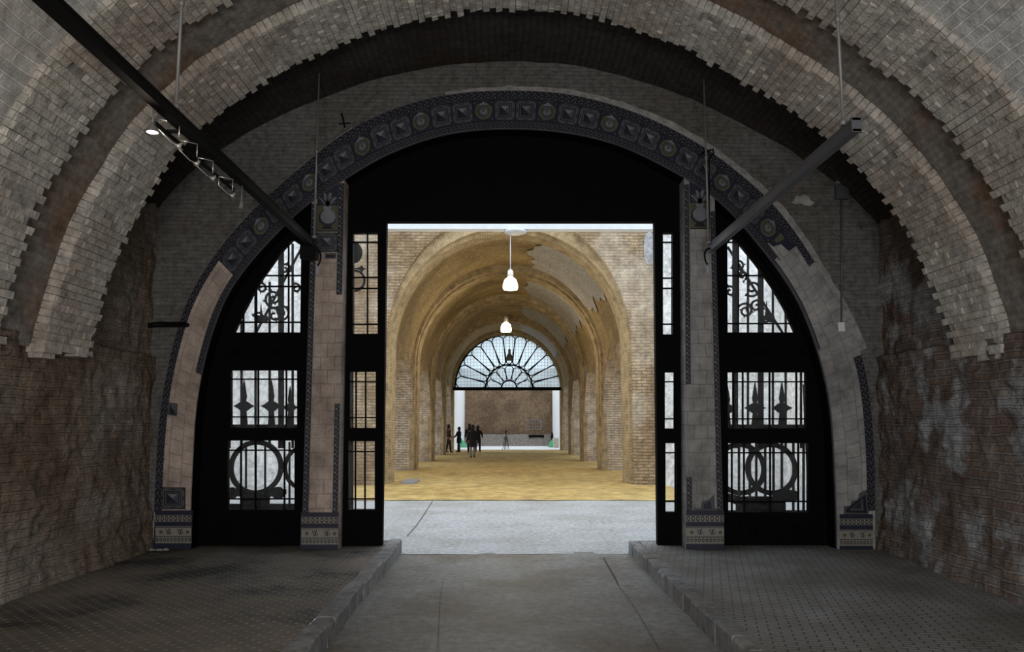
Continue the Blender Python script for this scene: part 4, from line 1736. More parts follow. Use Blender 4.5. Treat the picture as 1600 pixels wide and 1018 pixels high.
for i, (ya, yb) in enumerate(PIERS):
    yb2 = min(yb, ya + 1.35) if i else yb
    mb = MB()
    ringo = nave_arc(NH + (.5 if i == 0 else .01), 4.3 if i == 0 else 3.72)
    ringi = nave_arc(NH - .06, 3.44)
    ringm = nave_arc(NH - .12, 3.34)
    # two stepped orders
    def arch_band(inner, outer_, a0, a1):
        for k in range(len(inner) - 1):
            p, q, r_, s_ = inner[k], inner[k + 1], outer_[k + 1], outer_[k]
            arcu = k * 3.4 * PI / 48
            arcv = (k + 1) * 3.4 * PI / 48
            mb.face([(p[0], a0, p[1]), (q[0], a0, q[1]), (r_[0], a0, r_[1]), (s_[0], a0, s_[1])], 0, [(0, arcu), (0, arcv), (.3, arcv), (.3, arcu)])
            mb.face([(p[0], a1, p[1]), (q[0], a1, q[1]), (r_[0], a1, r_[1]), (s_[0], a1, s_[1])], 0, [(0, arcu), (0, arcv), (.3, arcv), (.3, arcu)])
            mb.face([(p[0], a0, p[1]), (q[0], a0, q[1]), (q[0], a1, q[1]), (p[0], a1, p[1])], 0, [(a0, arcu), (a0, arcv), (a1, arcv), (a1, arcu)])
    arch_band(ringi, ringo, ya, yb2)
    arch_band(ringm, ringi, ya + .28, yb2 - .28)
    for s_, xi_ in ((1, NX0), (-1, NX1)):
        mb.box(min(xi_ - .1 * s_, xi_ + .06 * s_), max(xi_ - .1 * s_, xi_ + .06 * s_), ya - .02, yb2 + .01, -.05, SPR)
        mb.box(min(xi_ - .1 * s_, xi_ + .12 * s_), max(xi_ - .1 * s_, xi_ + .12 * s_), ya + .28, yb2 - .28, -.05, SPR)
    mb.build('nave_arch', 'ochrerib', None,
             ['brick rib of the nave vault at its entrance', 'second brick rib along the nave vault', 'third brick rib along the nave vault', 'fourth brick rib along the nave vault',
              'last brick rib of the nave vault, against the lunette window'][i], 'vault rib', 'ribs of the nave vault')

# ------------------------------------------------------------------ lunette at the far end
YE = 49.0
LC = P(795.5, 606, YE)
LR = 3.40
mb = MB()
hl = [(LC[0] - LR * math.cos(PI * k / 40), LC[1] + LR * math.sin(PI * k / 40)) for k in range(41)]
low = [(NX0 + .02, -.1), (NX0 + .02, LC[1] - .12), (LC[0] - LR, LC[1] - .12)] + hl + [(LC[0] + LR, LC[1] - .12), (NX1 - .02, LC[1] - .12), (NX1 - .02, -.1)]
mb.plate([(-7, -.2), (-7, 8.5), (7, 8.5), (7, -.2)], [low], YE - .1, YE + .5)
mb.build('wall_nave_end', 'palegrey', kind='structure', label='grey wall around the lunette at the far end')
w1 = empty('window_1', (LC[0], YE, LC[1]), 'semicircular fan shaped lunette window closing the nave', None, kind='structure')
mb = MB()
mb.plate(hl, [], YE + .1, YE + .11)
mb.build('pane', 'glass_end', w1)
lt = MB()


def lp(r, th, dy=0):
    return (LC[0] + r * math.cos(th), YE + dy, LC[1] + r * math.sin(th))


lt.tube([lp(LR - .03, PI * k / 48) for k in range(49)], .07, 6)
lt.tube([lp(1.45, PI * k / 32) for k in range(33)], .055, 6)
lt.tube([lp(.47, PI * k / 20) for k in range(21)], .045, 6)
lt.build('rings', 'iron', w1)


def petals(n, r0, r1, half_end, wob, thick):
    mbp = MB()
    dth = PI / n
    for k in range(n):
        c = dth * (k + .5)
        pts = []
        ra = r0 + .12 * (r1 - r0) * .4
        # rounded petal outline in polar space
        hwo = r1 * dth * .5 * .93
        hwi = r0 * dth * .5 * .93
        rc_o = r1 - hwo
        rc_i = r0 + hwi
        m = 10
        for j in range(m + 1):
            a = -PI / 2 + PI * j / m
            pts.append((rc_o * math.cos(0) + hwo * math.cos(a), hwo * math.sin(a)))
        for j in range(m + 1):
            a = PI / 2 + PI * j / m
            pts.append((rc_i + hwi * math.cos(a), hwi * math.sin(a)))
        w = []
        for (px_, py_) in pts:
            x = px_ * math.cos(c) - py_ * math.sin(c)
            z = px_ * math.sin(c) + py_ * math.cos(c)
            w.append((LC[0] + x, YE, LC[1] + max(z, 0.03)))
        mbp.tube(w, thick, 5, closed=True)
    return mbp


petals(13, 1.50, LR - .08, 0, 0, .034).build('outer_petals', 'iron', w1)
petals(7, .50, 1.38, 0, 0, .028).build('inner_petals', 'iron', w1)
# fine lead grid
mb = MB()
for k in range(1, 34):
    x = LC[0] - LR + 2 * LR * k / 34
    hgt = math.sqrt(max(0, LR ** 2 - (x - LC[0]) ** 2))
    mb.tube([(x, YE + .06, LC[1]), (x, YE + .06, LC[1] + hgt)], .008, 4)
for k in range(1, 17):
    z = LR * k / 17
    hw = math.sqrt(max(0, LR ** 2 - z ** 2))
    mb.tube([(LC[0] - hw, YE + .06, LC[1] + z), (LC[0] + hw, YE + .06, LC[1] + z)], .008, 4)
mb.build('lead_grid', 'steel', w1)
mb = MB()
mb.box(LC[0] - LR - .16, LC[0] + LR + .16, YE - .2, YE + .15, LC[1] - .14, LC[1] + .05)
mb.build('window_beam', 'iron', w1)

# ------------------------------------------------------------------ bright yard past the nave
for s, xx, xy in ((-1, -3.30, -2.97), (1, 3.64, 3.40)):
    mb = MB()
    mb.plate([(xx, 49.5), (xy, 57.5), (xy + s * .5, 57.5), (xx + s * .4, 49.5)], [], 0, 4.9, axis='z')
    mb.build('wall_yard_left' if s < 0 else 'wall_yard_right', 'bright', kind='structure', label='white side wall of the far yard')
mb = MB()
mb.box(-6, 6, 57.5, 58, 0, 5.6)
mb.build('wall_back', 'backwall', kind='structure', label='brown wall closing the far yard')
mb = MB()
for k in range(8):
    x0 = -3.25 + k * .86
    mb.box(x0, x0 + .85, 57.2, 57.5, 0.0, .86 + .01 * (k % 3))
mb.build('trim_7', 'plinth', kind='structure', label='low grey plinth along the far brown wall')
mb = MB()
x0, z0 = P(826, 679, 57.1)
x1, z1 = P(850, 683, 57.1)
mb.box(x0, x1, 57.12, 57.2, z1, z0)
mb.box(x0 + .05, x0 + .12, 57.15, 57.21, z1 - .08, z1)
mb.box(x1 - .12, x1 - .05, 57.15, 57.21, z1 - .08, z1)
mb.build('wall_shelf', 'iron', None, 'dark bar fixed along the plinth of the far brown wall', 'bar')
# faint panel on the wall
mb = MB()
x0, z0 = P(822, 655, 57.45)
x1, z1 = P(846, 671, 57.45)
mb.plate([(x0, z0), (x1, z0), (x1, z1), (x0, z1)], [[(x0 + .08, z0 - .06), (x1 - .08, z0 - .06), (x1 - .08, z1 + .06), (x0 + .08, z1 + .06)]], 57.44, 57.5)
for k in range(1, 5):
    xx = x0 + (x1 - x0) * k / 5
    mb.box(xx - .02, xx + .02, 57.44, 57.5, z1, z0)
for k in range(1, 3):
    zz = z0 + (z1 - z0) * k / 3
    mb.box(x0, x1, 57.44, 57.5, zz - .02, zz + .02)
mb.build('wall_grille', 'plinth', None, 'weathered grid panel on the right of the far brown wall', 'grille')
# stone block and green netting
x0, _ = P(865, 700, 53.0)
x1, _ = P(877.5, 700, 53.0)
mb = MB()
mb.box(x0, x1, 52.9, 53.5, 0.03, .62)
mb.box(x0 - .03, x1 + .03, 52.87, 53.53, .62, .68)
mb.build('stone_block', 'stoneblock', None, 'cream stone block on the bright ground right of the far opening', 'stone block')


def net(name, pts, Y, label):
    """a sloping heap of net folded over itself"""
    a = [P(u, v, Y) for u, v in pts]
    mb = MB()
    (xa, za), (xb, zb_), = a[0], a[1]

    def fn(p, q):
        x = xa + (xb - xa) * p
        h = (za - .03) * (1 - p) + (zb_ - .03) * p
        return (x, Y + .9 * q - .45, .03 + h * math.sin(PI * min(1, max(0, q))) + .04 * noise.noise(Vector((x * 4, q * 6, 0))))
    mb.grid(fn, 16, 16)
    mb.build(name, 'green', None, label, 'netting')


net('green_net', [(720, 683), (730.5, 696)], 54.5, 'green netting heaped left of the far opening, beside the white wall')
net('green_net', [(857, 694), (865.5, 682)], 54.5, 'green netting heaped behind the cream stone block')
# dark post by the right corner of the yard
mb = MB()
x0, z0 = P(862, 679, 57)
mb.box(x0 - .05, x0 + .12, 56.9, 57.05, 0.03, z0)
mb.box(x0 - .02, x0 + .09, 56.93, 57.02, z0, z0 + .15)
mb.build('bollard', 'iron', None, 'dark post in the right corner of the far yard', 'post')

# stand in the middle of the nave's end
Ys = PF(790.5, 702, .02)[1]
sx_, zt = P(790.5, 671.5, Ys)
st = empty('lectern_stand', (sx_, Ys, .02), 'small wooden stand with tray and mast at the far end of the nave', 'stand')
zp_ = P(790, 681.5, Ys)[1]
mb = MB()
mb.box(sx_ - .21, sx_ + .21, Ys - .15, Ys + .15, zp_ - .02, zp_ + .02)
mb.box(sx_ - .19, sx_ + .19, Ys - .13, Ys + .13, zp_ - .1, zp_ - .07)
mb.build('tray', 'cream', st)
mb = MB()
mb.tube([(sx_, Ys, zp_), (sx_, Ys, zt)], .03, 8)
mb.lathe([(0, .06), (.045, .03), (.045, -.03), (0, -.06)], (sx_, Ys, zt - .1), 10)
mb.build('mast', 'iron', st)
for (dx, dy_) in ((-.2, -.15), (.2, -.15), (0, .25), (-.08, .05), (.1, .1)):
    mb = MB()
    mb.tube([(sx_ + dx * .35, Ys + dy_ * .35, zp_ - .02), (sx_ + dx, Ys + dy_, .03)], .02, 6)
    mb.build('leg', 'iron', st)
mb = MB()
mb.tube([(sx_ - .13, Ys - .1, .35), (sx_ + .13, Ys - .1, .35), (sx_, Ys + .15, .35)], .014, 6, closed=True)
mb.build('stretcher', 'wooden', st)

# slab lying on the sand at left
q = [PF(u, v, .03) for u, v in ((627, 755), (635.6, 749.5), (655.5, 750.3), (648.4, 755.4))]
mb = MB()
mb.plate(q, [], .005, .07, axis='z')
mb.build('metal_cover', 'boxgrey', None, 'flat grey slab lying on the sand by the first left pier', 'slab')


# ------------------------------------------------------------------ pendant lamps
def pendant(u, vtop, vbot, Y, ztop, lit, label, rose=False, w=0.19):
    x, z0 = P(u, vbot, Y)
    _, z1 = P(u, vtop, Y)
    root = empty('pendant_lamp', (x, Y, ztop), label, 'pendant lamp', 'pendant lamps down the nave')
    h = z1 - z0
    sm = MB()
    pr = [(w * .93, 0), (w, h * .12), (w * .98, h * .45), (w * .8, h * .78), (w * .45, h * .97), (w * .3, h)]
    sm.lathe(pr, (x, Y, z0), 24)
    sm.lathe([(w * .25, h), (w * .42, h * .93), (w * .76, h * .75), (w * .92, h * .45), (w * .93, h * .12), (w * .87, 0.01)], (x, Y, z0), 24)
    sm.build('lamp_shade', 'lampglass' if lit else 'lampoff', root)
    nk = MB()
    nk.lathe([(w * .32, 0), (w * .42, .02), (w * .42, h * .5), (w * .34, h * .62), (w * .12, h * .7), (0, h * .72)], (x, Y, z1 - .01), 16)
    nk.build('lamp_neck', 'chrome' if lit else 'lampoff', root)
    cd = MB()
    cd.tube([(x, Y, z1 + h * .6), (x, Y, ztop)], .012, 6)
    cd.build('cord', 'whitepaint' if rose else 'rod', root)
    rs = MB()
    if rose:
        rs.lathe([(0, 0), (.20, .0), (.29, .03), (.29, .07), (0, .09)], (x + .13, Y, ztop - .09), 28)
    else:
        rs.lathe([(0, 0), (.06, .0), (.08, .03), (0, .06)], (x, Y, ztop - .06), 16)
    rs.build('ceiling_rose', 'whitepaint', root)
    if lit:
        bl = MB()
        bl.lathe([(0, -.05), (.035, -.035), (.045, 0), (.03, .05), (.02, .09), (0, .1)], (x, Y, z0 + h * .4), 12)
        bl.build('bulb', 'lampglass', root)
        ld = bpy.data.lights.new('bulb_light', 'POINT')
        ld.energy = LAMP_W
        ld.color = (1.0, .88, .66)
        ld.shadow_soft_size = .15
        lo_ = bpy.data.objects.new('bulb_light', ld)
        COL.objects.link(lo_)
        lo_.location = (x, Y, z0 - .12)
    return root


LAMP_W = 160
pendant(797.5, 433, 452, 19.95, zb, True, 'nearest lit pendant lamp, hung from the white beam', rose=True, w=.19)
pendant(790.7, 503.5, 518, 29.2, SPR + 3.31, True, 'second lit pendant lamp, farther down the nave', w=.20)
pendant(796, 552, 563, 42.7, SPR + 3.31, False, 'unlit grey pendant lamp hanging in front of the lunette window', w=.17)


# ------------------------------------------------------------------ people
def person(u, vfoot, Yh, height, face, label, top='coat', legs='coat', coat_len=0.55, lean=0.0, stride=0.12, arm=(0.0, 0.0), hat=False, scarf=False):
    """a standing figure; face = heading angle about z (0 looks along +Y)"""
    x0, y0 = PF(u, vfoot, .02)
    root = empty('person', (x0, y0, .02), label, 'person')
    k = height / 1.70
    Rz = Matrix.Rotation(face, 4, 'Z')
    T = Matrix.Translation((x0, y0, .02)) @ Rz

    def W(x, y, z):
        return tuple(T @ Vector((x * k, y * k, z * k)))
    J = {}
    J['pelvis'] = (0, 0, .93)
    J['waist'] = (0, .01, 1.08)
    J['chest'] = (0, .0 + lean * .3, 1.30)
    J['neckb'] = (0, .0 + lean * .5, 1.44)
    J['neck'] = (0, .01 + lean * .6, 1.50)
    J['jaw'] = (0, .03 + lean * .7, 1.555)
    J['head'] = (0, .02 + lean * .7, 1.62)
    J['crown'] = (0, .01 + lean * .7, 1.67)
    R = {'pelvis': .125, 'waist': .115, 'chest': .13, 'neckb': .07, 'neck': .052, 'jaw': .068, 'head': .085, 'crown': .07}
    E = [('pelvis', 'waist'), ('waist', 'chest'), ('chest', 'neckb'), ('neckb', 'neck'), ('neck', 'jaw'), ('jaw', 'head'), ('head', 'crown')]
    for s, nm in ((-1, 'l'), (1, 'r')):
        st_ = stride * s
        J['hip' + nm] = (s * .09, 0, .88)
        J['knee' + nm] = (s * .095, st_ * .55 + .03, .48)
        J['ank' + nm] = (s * .095, st_, .09)
        J['toe' + nm] = (s * .105, st_ + .14, .035)
        R.update({'hip' + nm: .09, 'knee' + nm: .058, 'ank' + nm: .04, 'toe' + nm: .032})
        E += [('pelvis', 'hip' + nm), ('hip' + nm, 'knee' + nm), ('knee' + nm, 'ank' + nm), ('ank' + nm, 'toe' + nm)]
        aa = arm[0] if s < 0 else arm[1]
        J['sh' + nm] = (s * .18, lean * .45, 1.39)
        J['el' + nm] = (s * (.23 + abs(aa) * .1), -st_ * .3 + aa * .12 + lean * .2, 1.12)
        J['wr' + nm] = (s * (.23 + abs(aa) * .05), -st_ * .5 + .06 + aa * .32, .90 + aa * .16)
        R.update({'sh' + nm: .062, 'el' + nm: .043, 'wr' + nm: .027})
        wx, wy, wz = J['wr' + nm]
        J['palm' + nm] = (wx, wy + .03 + aa * .02, wz - .07)
        R['palm' + nm] = .03
        E += [('chest', 'sh' + nm), ('sh' + nm, 'el' + nm), ('el' + nm, 'wr' + nm), ('wr' + nm, 'palm' + nm)]
        for fi in range(4):
            f1, f2 = 'f%s%da' % (nm, fi), 'f%s%db' % (nm, fi)
            px_, py_, pz_ = J['palm' + nm]
            J[f1] = (px_ - s * .004, py_ + (fi - 1.5) * .02, pz_ - .05)
            J[f2] = (px_ - s * .018, py_ + (fi - 1.5) * .021, pz_ - (.085 if fi in (1, 2) else .072))
            R[f1] = .0095
            R[f2] = .0075
            E += [('palm' + nm, f1), (f1, f2)]
        J['t' + nm] = (wx - s * .01, wy + .065, wz - .075)
        R['t' + nm] = .0095
        E += [('palm' + nm, 't' + nm)]
    names = list(J)
    idx = {n_: i for i, n_ in enumerate(names)}
    me = bpy.data.meshes.new('body')
    me.from_pydata([W(*J[n_]) for n_ in names], [(idx[a], idx[b]) for a, b in E], [])
    ob = bpy.data.objects.new('body', me)
    COL.objects.link(ob)
    ob.parent = root
    ob.matrix_parent_inverse = world_of(root).inverted()
    sk = ob.modifiers.new('skin', 'SKIN')
    me.materials.append(M['skin'])
    if not me.skin_vertices:
        bpy.context.view_layer.update()
    for i, n_ in enumerate(names):
        sv = me.skin_vertices[0].data[i]
        r = R[n_] * k
        sv.radius = (r, r)
        sv.use_root = (n_ == 'pelvis')
    sub = ob.modifiers.new('sub', 'SUBSURF')
    sub.levels = 1
    sub.render_levels = 1

    def cloth(name, path, mat, n=14, sx=1.0, sy=1.0):
        mbc = MB()
        base = 0
        for i, (cx, cy, cz, rx, ry) in enumerate(path):
            for j in range(n):
                t = 2 * PI * j / n
                mbc.v.append(W(cx + rx * math.cos(t), cy + ry * math.sin(t), cz))
        for i in range(len(path) - 1):
            for j in range(n):
                mbc.f.append((i * n + j, i * n + (j + 1) % n, (i + 1) * n + (j + 1) % n, (i + 1) * n + j))
                mbc.mi.append(0)
                mbc.uv.append(None)
                mbc.sm.append(True)
        mbc.f.append(tuple(range(n)))
        mbc.f.append(tuple((len(path) - 1) * n + j for j in range(n)))
        for _ in range(2):
            mbc.mi.append(0)
            mbc.uv.append(None)
            mbc.sm.append(False)
        return mbc.build(name, mat, root)
    hem = coat_len
    lx = lean
    cloth('coat', [(0, 0, hem, .215, .165), (0, 0, .95, .19, .145), (0, 0, 1.08, .165, .13), (0, lx * .3, 1.28, .195, .145), (0, lx * .4, 1.39, .19, .13), (0, lx * .5, 1.455, .10, .085), (0, lx * .55, 1.485, .07, .07)], top)
    for s, nm in ((-1, 'l'), (1, 'r')):
        mbs = MB()
        mbs.tube([W(*J['sh' + nm]), W(*[(a + b) / 2 for a, b in zip(J['sh' + nm], J['el' + nm])]), W(*J['el' + nm]), W(*J['wr' + nm])], [.082 * k, .07 * k, .06 * k, .045 * k], 10)
        mbs.build('sleeve', top, root)
        mbs = MB()
        h_, kn, an = J['hip' + nm], J['knee' + nm], J['ank' + nm]
        mbs.tube([W(*h_), W(*[(a + b) / 2 for a, b in zip(h_, kn)]), W(*kn), W(*[(a + b) / 2 for a, b in zip(kn, an)]), W(an[0], an[1], an[2] + .01)], [.105 * k, .088 * k, .072 * k, .066 * k, .058 * k], 10)
        mbs.build('trouser_leg', legs, root)
        mbs = MB()
        tx, ty, tz = J['toe' + nm]
        mbs.tube([W(an[0], an[1] - .05, .05), W(an[0], an[1] + .03, .06), W(tx, ty - .03, .045), W(tx, ty + .03, .03)], [.045 * k, .05 * k, .045 * k, .028 * k], 8)
        mbs.build('shoe', 'shoe', root)
    # hair, nose
    hx, hy, hz = J['head']
    mbh = MB()
    n = 14
    mbh.lathe([(0, .125), (.06, .11), (.10, .06), (.112, 0), (.108, -.06), (.085, -.13), (.05, -.16)], (0, 0, 0), n, M4=T @ Matrix.Translation((hx * k, (hy - .028) * k, hz * k)) @ Matrix.Scale(k, 4))
    mbh.build('hair', 'hair' if not hat else 'coat', root)
    mbn = MB()
    mbn.tube([W(hx, hy + .085, hz + .02), W(hx, hy + .115, hz - .02), W(hx, hy + .09, hz - .035)], [.012 * k, .018 * k, .014 * k], 6)
    for s in (-1, 1):
        mbn.lathe([(0, .012), (.012, 0), (0, -.012)], W(hx + s * .033, hy + .088, hz + .012), 8)
    mbn.build('face', 'skin', root)
    if scarf:
        sc_ = MB()
        sc_.lathe([(.08, -.04), (.105, 0), (.08, .04)], W(0, .01 + lean * .55, 1.47), 12)
        sc_.build('scarf', 'greycloth', root)
    return root


person(700.5, 706.5, 0, 1.56, -1.35, 'person in maroon top and black skirt leaning by the left pier edge', top='maroon', legs='coat', coat_len=.95, arm=(.3, .1), stride=.13, scarf=False)
person(717, 706, 0, 1.42, 1.2, 'person in black standing beside the one in maroon by the left pier', top='coat', legs='coat', coat_len=.62, arm=(.6, .3), stride=.1)
person(738.5, 714.5, 0, 1.55, .1, 'person in black coat and pale trousers walking, nearest of the three', top='coat', legs='greycloth', coat_len=.56, stride=.16, arm=(.1, .2))
person(733.5, 706.3, 0, 1.60, .2, 'person in black walking just left of the pale trousered walker', top='coat', legs='coat', coat_len=.6, stride=.2, arm=(.0, .1))
person(746.5, 706, 0, 1.50, -.2, 'person in black walking just right of the pale trousered walker', top='coat', legs='coat', coat_len=.6, stride=.2, arm=(.2, .5))

# ================================================================== HUNG BEAMS, RODS, SPOTLIGHTS
XL, ZL = -2.36, 3.86
XR, ZR = 2.49, 3.80


def hung_beam(name, x, z, y0, y1, mat, label, w=.10, h=.13):
    root = empty(name, (x, (y0 + y1) / 2, z), label, 'steel beam')
    mb = MB()
    # channel section: web and two flanges
    mb.box(x - w / 2, x + w / 2, y0, y1, z - h / 2, z - h / 2 + .018)
    mb.box(x - w / 2, x + w / 2, y0, y1, z + h / 2 - .018, z + h / 2)
    mb.box(x - w / 2 + .006, x + w / 2 - .006, y0 + .004, y1 - .004, z - h / 2 + .018, z + h / 2 - .018)
    mb.build('channel', mat, root)
    mb = MB()
    for yy in (y0, y1 - .02):
        mb.box(x - w / 2 - .006, x + w / 2 + .006, yy, yy + .02, z - h / 2 - .006, z + h / 2 + .006)
    mb.build('end_plate', mat, root)
    return root


hung_beam('steel_beam', XL, ZL, 2.2, 9.35, 'steelblack', 'long black steel beam carrying spotlights, hung at left', w=.07, h=.09)  # same dark steel as the right beam; unlit look put into near-black colour
hung_beam('steel_beam', XR, ZR, 5.35, 9.35, 'steel', 'shorter grey steel beam hung at right', w=.06, h=.10)  # lighter copy of the dark steel, its lit side put into the grey


def vault_z(x, sz=1.0, sx=1.0):
    best = min((prof_at(i / 400, sx, sz) for i in range(401)), key=lambda p: abs(p[0] - x))
    return best[1]


def rod(x, y, z0, z1, label, r=.013):
    root = empty('hanger_rod', (x, y, z0), label, 'hanger rod', 'rods hanging the steel beams')
    mb = MB()
    mb.tube([(x, y, z0), (x, y, z1)], r, 8)
    mb.build('rod', 'rod', root)
    mb = MB()
    mb.lathe([(0, 0), (r * 2.2, 0), (r * 2.2, .03), (r * 1.2, .05), (0, .05)], (x, y, z0), 8)
    mb.build('nut', 'rod', root)
    mb = MB()
    mb.lathe([(0, 0), (r * 1.6, 0), (r * 1.6, .05), (0, .05)], (x, y, (z0 + z1) / 2), 8)
    mb.build('coupling', 'rod', root)
    return root


rod(XL, 5.42, ZL + .06, vault_z(XL) + .0 + .02, 'rod holding the black beam, near the top left arch')
rod(P(493, 300, 9.25)[0], 9.25, ZL + .03, vault_z(-2.3, 1.07, 1.21) + .03, 'rod down the wall to the far end of the black beam')
rod(XR - .03, 5.5, ZR + .05, vault_z(XR) + .02, 'rod holding the near end of the grey beam')
rod(P(1105, 300, 9.25)[0], 9.25, ZR + .03, vault_z(2.45, 1.07, 1.21) + .03, 'rod down the wall to the far end of the grey beam')
# conduit beside the right rod, bent over the tile band
mb = MB()
pts = [(P(u, v, 9.6)[0], 9.6 + dy_, P(u, v, 9.6)[1]) for u, v, dy_ in ((1102, 232, .2), (1108, 231, .1), (1114, 233, 0), (1115, 240, 0), (1108, 248, 0), (1108, 300, 0), (1108, 383, 0))]
mb.tube(pts, .010, 6)
mb.build('conduit', 'steelblack', None, 'thin dark conduit bent beside the right far rod', 'conduit')


# cables dangling from the far beam ends
def cable(u, v, label):
    root = empty('dangling_cable', (P(u, v, 9.3)[0], 9.3, P(u, v, 9.3)[1]), label, 'cable')
    s = 1 if u < 800 else -1
    mb = MB()
    pts = []
    for (du, dv) in ((-4 * s, 0), (3 * s, 1), (7 * s, 8), (6 * s, 18), (2 * s, 26)):
        q = P(u + du, v + dv, 9.3)
        pts.append((q[0], 9.3, q[1]))
    c, _ = resample([(p[0], p[2]) for p in pts], 20)
    mb.tube([(p[0], 9.3, p[1]) for p in c], .011, 6)
    mb.build('cord', 'steelblack', root)
    mb = MB()
    q = P(u + 1.5 * s, v + 40, 9.3)
    mb.lathe([(0, 0), (.014, .01), (.024, .05), (.02, .09), (.012, .115), (0, .12)], (q[0], 9.3, q[1]), 10)
    mb.build('socket', 'boxgrey', root)


cable(494, 390, 'cable with a lamp socket dangling at the far end of the black beam')
cable(1108, 388, 'cable with a lamp socket dangling at the far end of the grey beam')
mb = MB()
x0, z0 = P(470, 384, 9.4)
x1, z1 = P(495, 404, 9.4)
mb.box(x0, x1, 9.36, 9.5, z1, z0)
mb.box(x0 + .03, x1 - .03, 9.34, 9.36, z1 + .02, z0 - .02)
mb.build('junction_box', 'steelblack', None, 'black junction box at the far end of the black beam', 'junction box')


# spotlights under the black beam
def spot_y(u):
    return 9.3 * 300 / (790 - u)


rail = MB()
rx = XL - .085
rail.box(rx - .008, rx + .008, 5.3, 6.9, ZL - .10, ZL - .075)
for yy in (5.5, 6.1, 6.7):
    rail.box(rx - .01, XL, yy, yy + .03, ZL - .075, ZL - .055)
rail.build('lamp_rail', 'steelblack', None, 'thin rail under the black beam that carries the spotlights', 'lamp rail')


def hanging_spot(u, v, lit, label, r=.035):
    Y = 2.36 * FPX / (790 - u) * .98
    x, z = P(u, v, Y)
    root = empty('spotlight', (x, Y, ZL - .08), label, 'spotlight', 'spotlights along the black beam')
    mb = MB()
    mb.tube([(x, Y, z + .03), (x, Y, z + .2)], .006, 6)
    mb.build('stem', 'rod', root)
    mb = MB()
    mb.lathe([(0, .06), (.014, .055), (.018, .02), (r, -.005), (r * 1.05, -.012)], (x, Y, z + .01), 18)
    mb.build('housing', 'rod', root)
    mb = MB()
    mb.lathe([(r * .99, 0), (r * .7, .006), (r * .3, .008), (0, .008)], (x, Y, z - .003), 18)
    mb.build('reflector', 'spotlit' if lit else 'chrome', root)
    return root, x, Y, z


_, lx_, ly_, lz_ = hanging_spot(238, 206, True, 'lit round spotlight hanging on a stem, nearest on the black beam', .037)


def bracket_spot(u, v, label, lit=False, s=1.0):
    """u, v: the lamp head; a U shaped bracket holds it"""
    Y = 2.36 * FPX / (790 - u) * .98
    x, z = P(u, v, Y)
    root = empty('spotlight', (x, Y, ZL - .08), label, 'spotlight', 'spotlights along the black beam')
    a = .062 * s
    mb = MB()
    top = z + .11 * s
    mb.tube([(x - a, Y - .10, top + .03), (x - a, Y - .10, top - .045), (x - a * .2, Y - .02, top - .10 * s), (x + a * .4, Y + .02, z), ], .0045, 6)
    mb.tube([(x + a * .6, Y - .02, top + .03), (x + a * .6, Y - .02, top - .07)], .004, 6)
    mb.tube([(x - a, Y - .10, top + .03), (x + a * .6, Y - .02, top + .03)], .004, 6)
    mb.build('bracket', 'chrome', root)
    mb = MB()
    rot = Matrix.Rotation(.6, 4, 'Y') @ Matrix.Rotation(-.4, 4, 'X')
    mb.lathe([(0, .035), (.008, .03), (.012, .01), (.022 * s, -.015), (.019 * s, -.018), (0, -.010)], (x + a * .4, Y + .02, z), 14, M4=rot)
    mb.build('lamp_head', 'spotlit' if lit else 'chrome', root)
    return root


bracket_spot(272, 226, 'spotlight with a bright rectangular bracket, second along the black beam', lit=False, s=1.1)
bracket_spot(301, 254, 'spotlight in a U bracket with a clear flared head, third along the black beam')
bracket_spot(327, 277, 'spotlight in a thin bracket with a tiny head, fourth along the black beam', s=.9)
bracket_spot(358, 304, 'spotlight in a bracket ending in a bright dot, fifth along the black beam', s=.9)
hanging_spot(377, 324, False, 'small dark spotlight hanging on a stem, farthest along the black beam', .022)

# ------------------------------------------------------------------ electric box, conduit, switch on the right of the wall
Yb = YF - .0
root = empty('electric_box', (P(1313, 296, Yb)[0], Yb, P(1313, 310, Yb)[1]), 'grey electric box on the dark wall above the right end of the arch', 'electric box')
mb = MB()
x0, z0 = P(1304, 276, Yb)
x1, z1 = P(1321, 289, Yb)
mb.box(x0, x1, Yb - .08, Yb, z1, z0)
mb.build('meter', 'boxgrey', root)
mb = MB()
x0, z0 = P(1303, 290, Yb)
x1, z1 = P(1324, 312, Yb)
mb.box(x0, x1, Yb - .07, Yb, z1, z0)
mb.box(x0 + .02, x1 - .02, Yb - .085, Yb - .07, z1 + .02, z0 - .02)
mb.build('housing', 'steel', root)
root = empty('wall_conduit', (P(1315, 400, Yb)[0], Yb, P(1315, 510, Yb)[1]), 'thin vertical conduit running down from the electric box to a switch', 'conduit')
mb = MB()
a_, b_ = P(1315, 312, Yb - .03), P(1314.5, 504, Yb - .03)
mb.tube([(a_[0], Yb - .03, a_[1]), (b_[0], Yb - .03, b_[1])], .012, 8)
mb.build('pipe', 'steel', root)
mb = MB()
for k in range(5):
    t = (k + .5) / 5
    xx = a_[0] + (b_[0] - a_[0]) * t
    zz = a_[1] + (b_[1] - a_[1]) * t
    mb = MB()
    mb.box(xx - .02, xx + .02, Yb - .048, Yb, zz - .008, zz + .008)
    mb.build('clip', 'steel', root)
mb = MB()
x0, z0 = P(1307, 504, Yb)
x1, z1 = P(1318, 518, Yb)
mb.box(x0, x1, Yb - .05, Yb, z1, z0)
mb.box(x0 + .02, x1 - .02, Yb - .06, Yb - .05, z1 + .03, z0 - .03)
mb.build('wall_switch', 'whitepaint', None, 'small white switch box at the lower end of the thin conduit', 'switch')
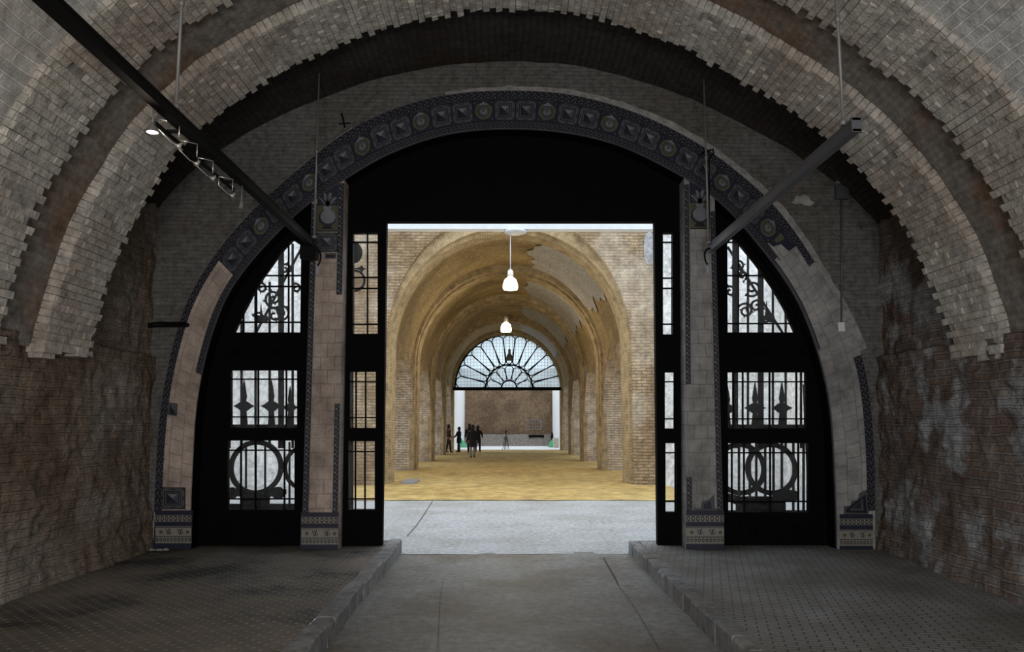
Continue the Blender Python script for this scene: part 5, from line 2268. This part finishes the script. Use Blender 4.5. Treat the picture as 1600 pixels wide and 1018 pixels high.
# short dark bracket sticking out of the wall at left
mb = MB()
q0, q1 = P(240, 508, 9.6), P(279, 503, 9.6)
pts = [(q0[0], 9.45, q0[1] - .02), (q0[0] + .12, 9.5, q0[1]), ((q0[0] + q1[0]) / 2 + .03, 9.6, q0[1] + .01), (q1[0], 9.75, q1[1] - .01), (q1[0] + .0, 9.9, q1[1])]
mb.tube(pts, [.03, .034, .032, .034, .03], 8)
mb.build('wall_bracket', 'steelblack', None, 'short black bracket sticking out of the left corner of the dark wall', 'bracket')
# small hook scar on the wall
mb = MB()
q = [P(u, v, YF) for u, v in ((534, 178), (537, 188), (539, 200))]
mb.tube([(p[0], YF - .02, p[1]) for p in q], .012, 6)
q = [P(u, v, YF) for u, v in ((530, 194), (548, 193))]
mb.tube([(p[0], YF - .015, p[1]) for p in q], .009, 6)
mb.build('wall_hook', 'steelblack', None, 'small dark hook on the wall above the left part of the arch', 'hook')
# rubble at the foot of the left dado
rub = MB()
rnd = random.Random(9)
for k in range(14):
    ux = 246 + rnd.random() * 34
    xx, yy = PF(ux, 853 + rnd.random() * 4, ZP)
    r = rnd.uniform(.015, .04)
    yy = min(yy, 9.82)
    rub.lathe([(0, r * .6), (r * .7, r * .35), (r, 0), (r * .8, -.01)], (xx, yy, ZP + .005), 6)
rub.build('plaster_rubble', 'seam', None, 'fallen plaster crumbs at the foot of the left tiled dado', 'rubble', kind='stuff')

# ================================================================== LIGHT
world = bpy.data.worlds.new('sky')
scene.world = world
world.use_nodes = True
bg = world.node_tree.nodes['Background']
bg.inputs[0].default_value = (0.80, 0.89, 1.0, 1)
bg.inputs[1].default_value = 2.1


def area(name, loc, target, sx, sy, energy, col):
    ld = bpy.data.lights.new(name, 'AREA')
    ld.shape = 'RECTANGLE'
    ld.size = sx
    ld.size_y = sy
    ld.energy = energy
    ld.color = col
    o = bpy.data.objects.new(name, ld)
    COL.objects.link(o)
    o.location = loc
    d = Vector(target) - Vector(loc)
    o.rotation_euler = d.to_track_quat('-Z', 'Y').to_euler()
    return o


# daylight from the hall's other end, behind the viewer
area('hall_daylight', (0.4, -4.8, 1.1), (0.3, 1.6, 5.6), 3.4, 1.3, 520, (0.97, 0.98, 1.0))
area('hall_lamps', (-1.2, -2.0, 2.0), (-4.4, 8.0, 1.8), 1.2, 1.0, 50, (1.0, .74, .52))
# lit spotlight
sp = bpy.data.lights.new('spot_bulb', 'POINT')
sp.energy = 3
sp.color = (1, .85, .7)
sp.shadow_soft_size = .03
so = bpy.data.objects.new('spot_bulb', sp)
COL.objects.link(so)
so.location = (lx_, ly_, lz_ - .06)
# back of the hall closed
mb = MB()
mb.box(-5.3, 5.6, -7.3, -7, -.3, 7.3)
mb.build('wall_rear', 'wall_r', kind='structure')

vs = scene.view_settings
vs.view_transform = 'Standard'
vs.look = 'None'
vs.gamma = 1
vs.exposure = 0.0
scene.cycles.max_bounces = 8
scene.cycles.diffuse_bounces = 5
scene.cycles.transparent_max_bounces = 12
scene.cycles.sample_clamp_indirect = 4.0
scene.cycles.use_denoising = True
